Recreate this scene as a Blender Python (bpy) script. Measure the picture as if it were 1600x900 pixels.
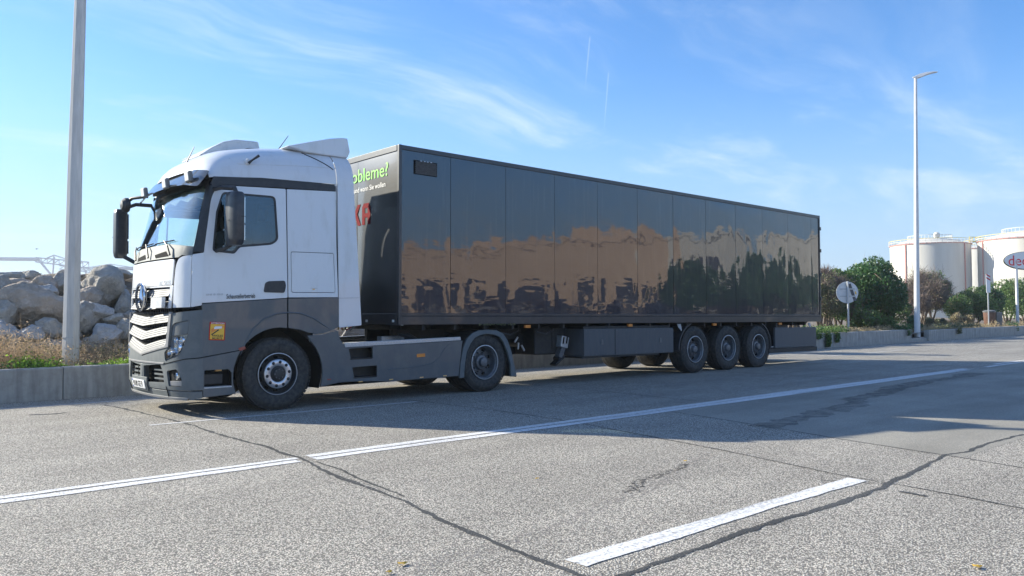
import bpy, bmesh, math, random
import numpy as np
from mathutils import Vector, Matrix
from mathutils.geometry import delaunay_2d_cdt
from math import radians as R, sin, cos, pi
for o in list(bpy.data.objects): bpy.data.objects.remove(o)
sc = bpy.context.scene
COL = sc.collection
# ------------------------------------------------------------ camera
CAM = Vector((-7.0927, -10.6772, 1.3392))
yaw, pit, rol = 0.84501, 0.032870, -0.0062598
Fw = Vector((cos(yaw)*cos(pit), sin(yaw)*cos(pit), sin(pit)))
Rt = Vector((sin(yaw), -cos(yaw), 0)); Up = Rt.cross(Fw)
R2 = cos(rol)*Rt + sin(rol)*Up; U2 = -sin(rol)*Rt + cos(rol)*Up
cd = bpy.data.cameras.new('camera'); co = bpy.data.objects.new('camera', cd); COL.objects.link(co)
cd.sensor_width = 36; cd.lens = 1248.76/1600*36; cd.clip_start = .05; cd.clip_end = 6000
m = Matrix((R2, U2, -Fw)).transposed().to_4x4(); m.translation = CAM
co.matrix_world = m; sc.camera = co
# ------------------------------------------------------------ light
SUN_EL = R(25.1); SD = Vector((-.4785*cos(SUN_EL), .878*cos(SUN_EL), sin(SUN_EL))).normalized()
sl = bpy.data.lights.new('sun', 'SUN'); so = bpy.data.objects.new('sun', sl); COL.objects.link(so)
sl.energy = 5.0; sl.angle = R(.53); sl.color = (1, .94, .79)
so.rotation_euler = SD.to_track_quat('Z', 'Y').to_euler()
so.location = (0, 0, 40)
sc.view_settings.view_transform = 'Standard'; sc.view_settings.look = 'None'
sc.view_settings.exposure = 1.08; sc.view_settings.gamma = 1
sc.render.engine = 'CYCLES'
sc.render.resolution_x = 1024; sc.render.resolution_y = 576
try:
    sc.cycles.max_bounces = 8; sc.cycles.transparent_max_bounces = 16
    sc.cycles.caustics_reflective = False; sc.cycles.caustics_refractive = False
except Exception: pass
W = bpy.data.worlds.new('World'); sc.world = W; W.use_nodes = True
wn = W.node_tree; wn.nodes.clear()
def N(nt, t, **k):
    n = nt.nodes.new(t)
    for a, b in k.items(): setattr(n, a, b)
    return n
def mth(nt, op, a, b=None, c=None, clamp=False):
    n = N(nt, 'ShaderNodeMath', operation=op); n.use_clamp = clamp
    for i, v in enumerate((a, b, c)):
        if v is None: continue
        if isinstance(v, (int, float)): n.inputs[i].default_value = v
        else: nt.links.new(v, n.inputs[i])
    return n.outputs[0]
def vmth(nt, op, a, b=None):
    n = N(nt, 'ShaderNodeVectorMath', operation=op)
    for i, v in enumerate((a, b)):
        if v is None: continue
        if isinstance(v, (tuple, list, Vector)): n.inputs[i].default_value = tuple(v)
        else: nt.links.new(v, n.inputs[i])
    return n
def mix(nt, f, a, b, mode='MIX'):
    n = N(nt, 'ShaderNodeMix', data_type='RGBA', blend_type=mode)
    for s, v in ((n.inputs[0], f), (n.inputs[6], a), (n.inputs[7], b)):
        if isinstance(v, (int, float)): s.default_value = v
        elif isinstance(v, (tuple, list)): s.default_value = (*v, 1) if len(v) == 3 else v
        else: nt.links.new(v, s)
    return n.outputs[2]
def ramp(nt, f, lo, hi, interp='LINEAR'):
    n = N(nt, 'ShaderNodeMapRange', interpolation_type=interp); n.clamp = True
    nt.links.new(f, n.inputs[0]); n.inputs[1].default_value = lo; n.inputs[2].default_value = hi
    return n.outputs[0]
def sky_world():
    nt = wn
    sky = N(nt, 'ShaderNodeTexSky', sky_type='NISHITA'); sky.sun_disc = False
    sky.sun_elevation = SUN_EL
    sky.sun_rotation = math.atan2(SD.x, SD.y)
    sky.air_density = 1.0; sky.dust_density = .15; sky.ozone_density = 2.2; sky.altitude = 0
    tc = N(nt, 'ShaderNodeTexCoord'); d = tc.outputs['Generated']
    sp = N(nt, 'ShaderNodeSeparateXYZ'); nt.links.new(d, sp.inputs[0])
    zz = mth(nt, 'MAXIMUM', sp.outputs[2], 0.0); den = mth(nt, 'ADD', zz, .16)
    cx = mth(nt, 'DIVIDE', sp.outputs[0], den); cy = mth(nt, 'DIVIDE', sp.outputs[1], den)
    cb = N(nt, 'ShaderNodeCombineXYZ'); nt.links.new(cx, cb.inputs[0]); nt.links.new(cy, cb.inputs[1])
    # streaks run roughly from lower left to upper right of the view
    mp = N(nt, 'ShaderNodeMapping'); nt.links.new(cb.outputs[0], mp.inputs[0])
    mp.inputs['Rotation'].default_value = (0, 0, R(30)); mp.inputs['Scale'].default_value = (.55, 1.7, 1)
    mp.inputs['Location'].default_value = (5.7, .3, 0)
    wv = N(nt, 'ShaderNodeTexNoise'); nt.links.new(cb.outputs[0], wv.inputs[0]); wv.inputs['Scale'].default_value = .7; wv.inputs['Detail'].default_value = 3
    off = vmth(nt, 'SCALE', wv.outputs['Color']); off.inputs[3].default_value = 1.6
    add = vmth(nt, 'ADD', mp.outputs[0], off.outputs[0])
    n1 = N(nt, 'ShaderNodeTexNoise'); nt.links.new(add.outputs[0], n1.inputs[0])
    n1.inputs['Scale'].default_value = 1.15; n1.inputs['Detail'].default_value = 9; n1.inputs['Roughness'].default_value = .62
    n2 = N(nt, 'ShaderNodeTexNoise'); nt.links.new(cb.outputs[0], n2.inputs[0]); n2.inputs['Scale'].default_value = .42; n2.inputs['Detail'].default_value = 2
    c1 = ramp(nt, n1.outputs[0], .45, .76, 'SMOOTHSTEP'); c2 = ramp(nt, n2.outputs[0], .33, .55, 'SMOOTHSTEP')
    veil = mth(nt, 'MULTIPLY', c1, mth(nt, 'ADD', mth(nt, 'MULTIPLY', c2, .8), .2))
    dot = vmth(nt, 'DOT_PRODUCT', d, (-.4785, .878, .25))      # thin cloud glows near the sun
    near = ramp(nt, dot.outputs['Value'], .1, .95, 'SMOOTHSTEP')
    veil = mth(nt, 'ADD', veil, mth(nt, 'MULTIPLY', near, .08), clamp=True)
    # contrails: great circles across the sky, cut to length by height
    def trail(nv, z0, z1, w, k):
        dd = vmth(nt, 'DOT_PRODUCT', d, nv); a = mth(nt, 'ABSOLUTE', dd.outputs['Value'])
        s = mth(nt, 'SUBTRACT', 1.0, ramp(nt, a, w*.3, w, 'SMOOTHSTEP'))
        h = mth(nt, 'MULTIPLY', ramp(nt, sp.outputs[2], z0, z0+.03), mth(nt, 'SUBTRACT', 1.0, ramp(nt, sp.outputs[2], z1-.004, z1)))
        fr = ramp(nt, vmth(nt, 'DOT_PRODUCT', d, (.66, .75, 0)).outputs['Value'], .5, .6)
        return mth(nt, 'MULTIPLY', mth(nt, 'MULTIPLY', mth(nt, 'MULTIPLY', s, h), fr), k)
    t1 = trail((.69956, -.70758, -.0997), .27, .3307, .0012, .20)
    t2 = trail((.67806, -.72968, -.08831), .22, .291, .0011, .20)
    hz = mth(nt, 'SUBTRACT', 1.0, ramp(nt, sp.outputs[2], 0.0, .30, 'SMOOTHSTEP'))
    hs = N(nt, 'ShaderNodeHueSaturation'); hs.inputs['Saturation'].default_value = SKY_SAT; hs.inputs['Value'].default_value = 1.0
    nt.links.new(sky.outputs[0], hs.inputs['Color'])
    base = mix(nt, 1.0, hs.outputs[0], SKY_TINT, 'MULTIPLY')
    base = mix(nt, mth(nt, 'MULTIPLY', hz, HORIZON_MIX), base, HORIZON_COL)
    cl = mth(nt, 'MULTIPLY', veil, .66)
    c = mix(nt, cl, base, CLOUD_COL)
    c = mix(nt, mth(nt, 'ADD', t1, t2, clamp=True), c, CLOUD_COL)
    bg = N(nt, 'ShaderNodeBackground'); bg.inputs[1].default_value = SKY_STR; nt.links.new(c, bg.inputs[0])
    out = N(nt, 'ShaderNodeOutputWorld'); nt.links.new(bg.outputs[0], out.inputs[0])
SKY_SAT, SKY_TINT, HORIZON_MIX, HORIZON_COL, CLOUD_COL, SKY_STR = 1.30, (.78, .885, 1.06), .85, (1.85, 2.8, 4.15), (4.4, 5.0, 5.5), .105
sky_world()
# ------------------------------------------------------------ materials
MATS = {}
def mat(name, c, c2=None, rough=.5, metal=0., scale=6., detail=4., coat=0., coat_ior=1.5, coat_rough=.03, bump=0., bscale=40., bdist=.01,
        stretch=(1, 1, 1), spec=.5, lo=.35, hi=.65, alpha=1., emit=None, rvar=0.):
    m = bpy.data.materials.new(name); m.use_nodes = True; nt = m.node_tree
    b = nt.nodes['Principled BSDF']; MATS[name] = m
    b.inputs['Roughness'].default_value = rough; b.inputs['Metallic'].default_value = metal
    b.inputs['Coat Weight'].default_value = coat; b.inputs['Coat IOR'].default_value = coat_ior; b.inputs['Coat Roughness'].default_value = coat_rough
    b.inputs['Specular IOR Level'].default_value = spec; b.inputs['Alpha'].default_value = alpha
    tc = N(nt, 'ShaderNodeTexCoord'); mp = N(nt, 'ShaderNodeMapping'); nt.links.new(tc.outputs['Object'], mp.inputs[0])
    mp.inputs['Scale'].default_value = stretch
    b.inputs['Base Color'].default_value = (*c, 1)
    if c2:
        n = N(nt, 'ShaderNodeTexNoise'); nt.links.new(mp.outputs[0], n.inputs[0]); n.inputs['Scale'].default_value = scale; n.inputs['Detail'].default_value = detail
        n.inputs['Roughness'].default_value = .6
        f = ramp(nt, n.outputs[0], lo, hi)
        nt.links.new(mix(nt, f, c, c2), b.inputs['Base Color'])
        if rvar:
            nt.links.new(mth(nt, 'ADD', mth(nt, 'MULTIPLY', f, rvar), rough), b.inputs['Roughness'])
    if bump:
        n = N(nt, 'ShaderNodeTexNoise'); nt.links.new(mp.outputs[0], n.inputs[0]); n.inputs['Scale'].default_value = bscale; n.inputs['Detail'].default_value = 5
        bp = N(nt, 'ShaderNodeBump'); bp.inputs['Strength'].default_value = bump; bp.inputs['Distance'].default_value = bdist
        nt.links.new(n.outputs[0], bp.inputs['Height']); nt.links.new(bp.outputs[0], b.inputs['Normal'])
    return m
mat('white_paint', (.72, .73, .745), (.60, .595, .575), rough=.32, coat=.6, scale=4, lo=.52, hi=.90, stretch=(1.5, 1.5, .5), bump=.05, bscale=3, bdist=.01)
mat('white_dirty', (.66, .66, .65), (.5, .5, .49), rough=.4, scale=9, lo=.5, hi=.8, coat=.3)
mat('grey_paint', (.082, .100, .114), (.150, .150, .142), rough=.38, coat=.35, scale=6, lo=.45, hi=.85, stretch=(1, 1, .7), rvar=.25)
mat('grey_plastic', (.12, .138, .145), (.15, .165, .17), rough=.62, scale=9, spec=.3)
mat('smoke_grey', (.030, .033, .036), rough=.16, coat=.6)
mat('silver_paint', (.21, .215, .22), (.25, .25, .255), rough=.6, spec=.3, scale=8)
mat('black_plastic', (.018, .020, .024), (.03, .032, .036), rough=.45, scale=14)
mat('mirror_plastic', (.020, .025, .036), (.04, .044, .052), rough=.35, scale=14)
mat('black_void', (.008, .009, .011), rough=.9, spec=.1)
mat('rubber', (.020, .021, .023), (.060, .057, .052), rough=.75, scale=18, bump=.2, bscale=60, bdist=.003)
mat('rim_grey', (.16, .17, .185), (.11, .115, .12), rough=.45, metal=.35, scale=22, lo=.4, hi=.7)
mat('rim_dark', (.055, .06, .068), (.035, .037, .04), rough=.5, metal=.2, scale=22)
mat('bright_steel', (.62, .63, .65), (.5, .5, .52), rough=.3, metal=.75, scale=30)
mat('lamp_silver', (.55, .57, .58), rough=.35, metal=.3)
mat('chrome', (.75, .77, .8), rough=.12, metal=1)
mat('dull_alu', (.42, .44, .46), (.55, .56, .57), rough=.42, metal=.5, scale=50)
mat('chassis_black', (.014, .015, .018), (.03, .028, .026), rough=.6, scale=12)
mat('interior_dark', (.03, .035, .045), (.05, .055, .065), rough=.7, scale=8)
mat('interior_grey', (.20, .21, .22), (.26, .26, .26), rough=.8, scale=8)
mat('curtain', (.16, .17, .16), (.24, .25, .22), rough=.9, scale=10, stretch=(6, 6, 1))
mat('side_box_grey', (.075, .082, .092), (.10, .105, .11), rough=.5, scale=5, stretch=(3, 1, .6), rvar=.15)
mat('frame_black', (.022, .025, .031), (.034, .037, .044), rough=.38, scale=8, coat=.3)
mat('orange_lens', (.75, .22, .03), (.85, .3, .04), rough=.3, coat=.5, scale=60)
mat('red_lens', (.30, .05, .04), rough=.3, coat=.5)
mat('amber_small', (.9, .55, .2), rough=.3)
HAZE = .00058
mat('sign_red', (.75, .03, .05), rough=.5)
mat('red_print', (.50, .02, .025), rough=.5, spec=.1)
mat('dark_red_print', (.20, .008, .014), rough=.6, spec=.05)
mat('green_print', (.22, .85, .06), rough=.45)
mat('white_print', (.8, .8, .8), rough=.5)
mat('black_print', (.02, .02, .02), rough=.5)
mat('yellow_print', (.85, .50, .05), rough=.5)
mat('blue_print', (.03, .09, .45), rough=.5)
mat('zinc', (.42, .44, .46), (.55, .56, .57), rough=.4, metal=.5, scale=5, stretch=(1, 1, .5))
mat('pole_concrete', (.46, .455, .44), (.60, .59, .57), rough=.8, scale=7, stretch=(3, 3, .35), bump=.2, bscale=30, bdist=.004, lo=.3, hi=.7)
mat('pole_white', (.62, .63, .64), (.7, .7, .7), rough=.5, scale=4)
mat('bark', (.10, .075, .055), (.16, .13, .10), rough=.9, scale=20, bump=.5, bscale=30)
mat('soil', (.12, .09, .065), (.20, .16, .12), rough=.95, scale=5, bump=.6, bscale=25, bdist=.03)
mat('bin_brown', (.12, .055, .035), (.16, .09, .06), rough=.6, scale=6)
mat('bin_grey', (.12, .13, .13), (.16, .16, .16), rough=.6, scale=6)
mat('tank_white', (.60, .565, .49), (.70, .67, .60), rough=.6, scale=.35, stretch=(1, 1, .12))
mat('tank_red', (.55, .22, .18), rough=.6)
mat('tank_yellow', (.70, .55, .08), rough=.6)
mat('tank_rail', (.60, .60, .58), rough=.6)
mat('crane_paint', (.40, .36, .46), rough=.7)
mat('tan_wall', (.50, .36, .25), (.57, .42, .30), rough=.9, scale=.4)
mat('white_wall', (.50, .48, .44), rough=.9)
mat('shutter', (.06, .06, .07), rough=.5)
mat('sign_back', (.60, .61, .61), (.70, .70, .70), rough=.5, metal=.1, scale=6)
mat('yellow_leaf', (.65, .42, .03), (.5, .3, .05), rough=.6, scale=60)
mat('scuff', (.10, .095, .09), rough=.9)

def glass(name, tint, refl=1.0, rough=0.0, ior=1.5):
    m = bpy.data.materials.new(name); m.use_nodes = True; nt = m.node_tree; nt.nodes.clear(); MATS[name] = m
    out = N(nt, 'ShaderNodeOutputMaterial'); tr = N(nt, 'ShaderNodeBsdfTransparent'); tr.inputs[0].default_value = (*tint, 1)
    gl = N(nt, 'ShaderNodeBsdfGlossy'); gl.inputs['Roughness'].default_value = rough; gl.inputs[0].default_value = (1, 1, 1, 1)
    ge = N(nt, 'ShaderNodeNewGeometry'); dt = vmth(nt, 'DOT_PRODUCT', ge.outputs['Normal'], ge.outputs['Incoming'])
    k5 = mth(nt, 'POWER', mth(nt, 'SUBTRACT', 1.0, mth(nt, 'ABSOLUTE', dt.outputs['Value'])), 5.0)
    f0 = ((ior-1)/(ior+1))**2; fres = mth(nt, 'ADD', mth(nt, 'MULTIPLY', k5, 1-f0), f0)
    mx = N(nt, 'ShaderNodeMixShader'); nt.links.new(mth(nt, 'MULTIPLY', fres, refl, clamp=True), mx.inputs[0])
    nt.links.new(tr.outputs[0], mx.inputs[1]); nt.links.new(gl.outputs[0], mx.inputs[2]); nt.links.new(mx.outputs[0], out.inputs[0])
glass('glass_clear', (.86, .93, .92), 1.3, .0, 1.6)
glass('glass_side', (.45, .52, .56), 1.6, .0, 1.6)
glass('glass_lamp', (.92, .94, .95), 1.5, .02, 1.5)
glass('smoke_plastic', (.16, .18, .21), 2.2, .12, 1.5)
glass('glass_door', (.30, .36, .40), 1.8, .0, 1.6)

def panel_black():
    m = mat('panel_black', (.012, .014, .020), (.020, .022, .028), rough=.35, scale=2.5, coat=1, coat_ior=1.76, coat_rough=.015, spec=.15)
    nt = m.node_tree; b = nt.nodes['Principled BSDF']
    tc = N(nt, 'ShaderNodeTexCoord')
    mp = N(nt, 'ShaderNodeMapping'); nt.links.new(tc.outputs['Object'], mp.inputs[0]); mp.inputs['Scale'].default_value = (1.6, 1, 1.0)
    n = N(nt, 'ShaderNodeTexNoise'); nt.links.new(mp.outputs[0], n.inputs[0]); n.inputs['Scale'].default_value = 1.9; n.inputs['Detail'].default_value = 1.2; n.inputs['Roughness'].default_value = .4
    bp = N(nt, 'ShaderNodeBump'); bp.inputs['Strength'].default_value = 1; bp.inputs['Distance'].default_value = PANEL_WAVE
    mp3 = N(nt, 'ShaderNodeMapping'); nt.links.new(tc.outputs['Object'], mp3.inputs[0]); mp3.inputs['Scale'].default_value = (1.3, 1, 4.2)
    n3 = N(nt, 'ShaderNodeTexNoise'); nt.links.new(mp3.outputs[0], n3.inputs[0]); n3.inputs['Scale'].default_value = 1.6; n3.inputs['Detail'].default_value = 1.5
    sz = N(nt, 'ShaderNodeSeparateXYZ'); nt.links.new(tc.outputs['Object'], sz.inputs[0])
    lowf = mth(nt, 'SUBTRACT', 1.0, mth(nt, 'MULTIPLY', ramp(nt, sz.outputs[2], 1.9, 2.7), .8))     # the skin is more buckled low down, over the side rail
    hgt = mth(nt, 'ADD', n.outputs[0], mth(nt, 'MULTIPLY', mth(nt, 'MULTIPLY', n3.outputs[0], lowf), .55))
    nt.links.new(hgt, bp.inputs['Height'])
    nt.links.new(bp.outputs[0], b.inputs['Normal']); nt.links.new(bp.outputs[0], b.inputs['Coat Normal'])
    # dusty drip streaks
    mp2 = N(nt, 'ShaderNodeMapping'); nt.links.new(tc.outputs['Object'], mp2.inputs[0]); mp2.inputs['Scale'].default_value = (7, 1, .45)
    s = N(nt, 'ShaderNodeTexNoise'); nt.links.new(mp2.outputs[0], s.inputs[0]); s.inputs['Scale'].default_value = 2.2; s.inputs['Detail'].default_value = 6
    f = ramp(nt, s.outputs[0], .56, .80)
    nt.links.new(mix(nt, mth(nt, 'MULTIPLY', f, .35), (.006, .013, .030), (.055, .06, .07)), b.inputs['Base Color'])
    nt.links.new(mth(nt, 'ADD', mth(nt, 'MULTIPLY', f, .10), .028), b.inputs['Coat Roughness'])
PANEL_WAVE = .0048
panel_black()
mat('panel_front', (.016, .019, .024), (.026, .029, .034), rough=.35, scale=2.5, coat=.8, coat_ior=1.7, coat_rough=.10, bump=.15, bscale=1.5, bdist=.02)

def ragged(name, lo, hi, scale=26):
    nt = MATS[name].node_tree; b = nt.nodes['Principled BSDF']; tc = N(nt, 'ShaderNodeTexCoord'); n = N(nt, 'ShaderNodeTexNoise')
    nt.links.new(tc.outputs['Object'], n.inputs[0]); n.inputs['Scale'].default_value = scale; n.inputs['Detail'].default_value = 6; n.inputs['Roughness'].default_value = .7
    nt.links.new(ramp(nt, n.outputs[0], lo, hi), b.inputs['Alpha'])
def asphalt(name, dark, light, grain, contrast_lo=.30, contrast_hi=.62, bstr=.8, warm=(.95, 1.0), patch=.25):
    m = mat(name, light, rough=.85, spec=.25); nt = m.node_tree; b = nt.nodes['Principled BSDF']
    tc = N(nt, 'ShaderNodeTexCoord'); P = tc.outputs['Object']
    v = N(nt, 'ShaderNodeTexVoronoi', feature='F1'); nt.links.new(P, v.inputs[0]); v.inputs['Scale'].default_value = grain
    n = N(nt, 'ShaderNodeTexNoise'); nt.links.new(P, n.inputs[0]); n.inputs['Scale'].default_value = grain*.55; n.inputs['Detail'].default_value = 3; n.inputs['Roughness'].default_value = .7
    sepc = N(nt, 'ShaderNodeSeparateXYZ'); nt.links.new(v.outputs['Color'], sepc.inputs[0])
    a = mth(nt, 'ADD', mth(nt, 'MULTIPLY', n.outputs[0], .75), mth(nt, 'MULTIPLY', sepc.outputs[0], .25))
    f = ramp(nt, a, contrast_lo, contrast_hi, 'SMOOTHSTEP')
    edge = ramp(nt, v.outputs['Distance'], .30, .62); f = mth(nt, 'MULTIPLY', f, mth(nt, 'SUBTRACT', 1.0, mth(nt, 'MULTIPLY', edge, .75)))
    big = N(nt, 'ShaderNodeTexNoise'); nt.links.new(P, big.inputs[0]); big.inputs['Scale'].default_value = .8; big.inputs['Detail'].default_value = 5
    mp = N(nt, 'ShaderNodeMapping'); nt.links.new(P, mp.inputs[0]); mp.inputs['Scale'].default_value = (.25, 1.8, 1)
    trk = N(nt, 'ShaderNodeTexNoise'); nt.links.new(mp.outputs[0], trk.inputs[0]); trk.inputs['Scale'].default_value = 1.0; trk.inputs['Detail'].default_value = 4
    k = mth(nt, 'ADD', mth(nt, 'MULTIPLY', ramp(nt, big.outputs[0], .3, .7), patch), mth(nt, 'MULTIPLY', ramp(nt, trk.outputs[0], .35, .65), patch))
    k = mth(nt, 'SUBTRACT', 1.08, k)
    col = mix(nt, f, dark, light)
    # warm / cool stone tints
    col = mix(nt, mth(nt, 'MULTIPLY', sepc.outputs[1], .35), col, (light[0]*1.1, light[1]*.92, light[2]*.78), 'MIX')
    col = mix(nt, f, dark, col)
    kc = N(nt, 'ShaderNodeCombineXYZ')
    for i in range(3): nt.links.new(k, kc.inputs[i])
    nt.links.new(mix(nt, 1.0, col, kc.outputs[0], 'MULTIPLY'), b.inputs['Base Color'])
    bp = N(nt, 'ShaderNodeBump'); bp.inputs['Strength'].default_value = bstr; bp.inputs['Distance'].default_value = .006
    nt.links.new(f, bp.inputs['Height']); nt.links.new(bp.outputs[0], b.inputs['Normal'])
    return m
asphalt('asphalt_coarse', (.125, .122, .112), (.92, .875, .78), 98, .255, .50, 1.1, patch=.15)
asphalt('asphalt_fine', (.26, .25, .22), (.62, .585, .51), 120, .2, .7, .5, patch=.2)
asphalt('seam_tar', (.075, .078, .080), (.24, .24, .235), 120, .35, .8, .5); ragged('seam_tar', .36, .46)

def road_paint():
    m = mat('road_paint', (.75, .75, .74), rough=.7); nt = m.node_tree; b = nt.nodes['Principled BSDF']
    tc = N(nt, 'ShaderNodeTexCoord'); P = tc.outputs['Object']
    n = N(nt, 'ShaderNodeTexNoise'); nt.links.new(P, n.inputs[0]); n.inputs['Scale'].default_value = 45; n.inputs['Detail'].default_value = 4
    mp = N(nt, 'ShaderNodeMapping'); nt.links.new(P, mp.inputs[0]); mp.inputs['Scale'].default_value = (.5, 18, 1)
    s = N(nt, 'ShaderNodeTexNoise'); nt.links.new(mp.outputs[0], s.inputs[0]); s.inputs['Scale'].default_value = 1.2; s.inputs['Detail'].default_value = 5
    a = mth(nt, 'ADD', mth(nt, 'MULTIPLY', n.outputs[0], .5), mth(nt, 'MULTIPLY', s.outputs[0], .5))
    f = ramp(nt, a, .38, .50)
    nt.links.new(mix(nt, f, (.34, .335, .33), (.72, .71, .70)), b.inputs['Base Color'])
    bp = N(nt, 'ShaderNodeBump'); bp.inputs['Strength'].default_value = .4; bp.inputs['Distance'].default_value = .004
    nt.links.new(n.outputs[0], bp.inputs['Height']); nt.links.new(bp.outputs[0], b.inputs['Normal'])
asphalt('smear', (.14, .135, .13), (.26, .25, .235), 120, .2, .7, .3); ragged('smear', .30, 1.0, 5)
road_paint(); ragged('road_paint', .33, .41, 30)
asphalt('scar_pale', (.22, .21, .20), (.70, .66, .60), 90, .2, .6, .4, patch=.1); ragged('scar_pale', .50, .66)
asphalt('scar_dark', (.05, .05, .05), (.22, .21, .20), 90, .3, .8, .6, patch=.1); ragged('scar_dark', .50, .60)

def wall_concrete():
    m = mat('wall_concrete', (.3, .3, .3), rough=.9); nt = m.node_tree; b = nt.nodes['Principled BSDF']
    tc = N(nt, 'ShaderNodeTexCoord'); P = tc.outputs['Object']
    mp = N(nt, 'ShaderNodeMapping'); nt.links.new(P, mp.inputs[0]); mp.inputs['Scale'].default_value = (6, 6, .7)
    s = N(nt, 'ShaderNodeTexNoise'); nt.links.new(mp.outputs[0], s.inputs[0]); s.inputs['Scale'].default_value = 1.6; s.inputs['Detail'].default_value = 6
    n = N(nt, 'ShaderNodeTexNoise'); nt.links.new(P, n.inputs[0]); n.inputs['Scale'].default_value = 5; n.inputs['Detail'].default_value = 8; n.inputs['Roughness'].default_value = .7
    c = mix(nt, ramp(nt, s.outputs[0], .3, .7), (.28, .27, .25), (.48, .46, .425))
    c = mix(nt, mth(nt, 'MULTIPLY', ramp(nt, n.outputs[0], .45, .7), .5), c, (.20, .185, .165))
    nt.links.new(c, b.inputs['Base Color'])
    bp = N(nt, 'ShaderNodeBump'); bp.inputs['Strength'].default_value = .5; bp.inputs['Distance'].default_value = .01
    nt.links.new(n.outputs[0], bp.inputs['Height']); nt.links.new(bp.outputs[0], b.inputs['Normal'])
wall_concrete()

def rock_mat(name, a, b_, c_):
    m = mat(name, a, rough=.9); nt = m.node_tree; b = nt.nodes['Principled BSDF']
    tc = N(nt, 'ShaderNodeTexCoord'); P = tc.outputs['Object']
    n = N(nt, 'ShaderNodeTexNoise'); nt.links.new(P, n.inputs[0]); n.inputs['Scale'].default_value = 2.6; n.inputs['Detail'].default_value = 8; n.inputs['Roughness'].default_value = .65
    n2 = N(nt, 'ShaderNodeTexNoise'); nt.links.new(P, n2.inputs[0]); n2.inputs['Scale'].default_value = 11; n2.inputs['Detail'].default_value = 7; n2.inputs['Roughness'].default_value = .7
    c = mix(nt, ramp(nt, n.outputs[0], .35, .62), a, b_)
    c = mix(nt, mth(nt, 'MULTIPLY', ramp(nt, n2.outputs[0], .52, .72), .8), c, c_)
    nt.links.new(c, b.inputs['Base Color'])
    bp = N(nt, 'ShaderNodeBump'); bp.inputs['Strength'].default_value = 1; bp.inputs['Distance'].default_value = .09
    nt.links.new(n2.outputs[0], bp.inputs['Height']); nt.links.new(bp.outputs[0], b.inputs['Normal'])
rock_mat('rock_grey', (.33, .31, .28), (.52, .475, .41), (.68, .64, .57))
rock_mat('rock_brown', (.37, .31, .25), (.55, .45, .36), (.68, .60, .50))
rock_mat('rock_pale', (.42, .41, .40), (.60, .58, .55), (.28, .26, .24))

def leafmat(name, a, b_, trans=.3, rough=.5):
    m = bpy.data.materials.new(name); m.use_nodes = True; nt = m.node_tree; nt.nodes.clear(); MATS[name] = m
    out = N(nt, 'ShaderNodeOutputMaterial'); g = N(nt, 'ShaderNodeNewGeometry')
    tc = N(nt, 'ShaderNodeTexCoord'); n = N(nt, 'ShaderNodeTexNoise'); nt.links.new(tc.outputs['Object'], n.inputs[0]); n.inputs['Scale'].default_value = 1.3
    f = mth(nt, 'ADD', mth(nt, 'MULTIPLY', g.outputs['Random Per Island'], .6), mth(nt, 'MULTIPLY', ramp(nt, n.outputs[0], .35, .65), .4))
    c = mix(nt, f, a, b_)
    p = N(nt, 'ShaderNodeBsdfPrincipled'); nt.links.new(c, p.inputs['Base Color']); p.inputs['Roughness'].default_value = rough
    t = N(nt, 'ShaderNodeBsdfTranslucent'); nt.links.new(c, t.inputs[0])
    mx = N(nt, 'ShaderNodeMixShader'); mx.inputs[0].default_value = trans
    nt.links.new(p.outputs[0], mx.inputs[1]); nt.links.new(t.outputs[0], mx.inputs[2]); nt.links.new(mx.outputs[0], out.inputs[0])
leafmat('leaf_dark', (.035, .095, .035), (.085, .19, .06), .42, .4)
leafmat('leaf_mid', (.065, .14, .04), (.16, .25, .07), .42, .4)
leafmat('leaf_bright', (.12, .27, .03), (.32, .48, .07), .5)
leafmat('leaf_dry', (.38, .27, .17), (.60, .46, .31), .35, .8)
leafmat('twig', (.13, .10, .085), (.26, .20, .165), .1, .9)
leafmat('leaf_olive', (.10, .12, .06), (.20, .20, .10), .3, .7)
leafmat('dry_grass', (.36, .30, .16), (.50, .44, .26), .3, .8)
# ------------------------------------------------------------ object helpers
def tag(o, label=None, cat=None, group=None, kind=None):
    if label: o['label'] = label
    if cat: o['category'] = cat
    if group: o['group'] = group
    if kind: o['kind'] = kind
    return o
def root(name, loc, label, cat, group=None):
    o = bpy.data.objects.new(name, None); COL.objects.link(o); o.location = loc; o.empty_display_size = .3
    return tag(o, label, cat, group)
def org(p):
    v = Vector((0, 0, 0))
    while p is not None: v += p.location; p = p.parent
    return v
def link(name, me, material, parent=None, smooth=False, bevel=0., seg=2, angle=35):
    o = bpy.data.objects.new(name, me); COL.objects.link(o)
    if parent is not None:
        o.parent = parent; off = org(parent)
        if off.length > 0: me.transform(Matrix.Translation(-off))
    if material: me.materials.append(MATS[material] if isinstance(material, str) else material)
    if smooth:
        me.polygons.foreach_set('use_smooth', [True]*len(me.polygons))
        me.set_sharp_from_angle(angle=R(angle))
    if bevel:
        b = o.modifiers.new('bevel', 'BEVEL'); b.width = bevel; b.segments = seg; b.limit_method = 'ANGLE'; b.angle_limit = R(40); b.harden_normals = True
        me.polygons.foreach_set('use_smooth', [True]*len(me.polygons))
    me.update()
    return o
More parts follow.
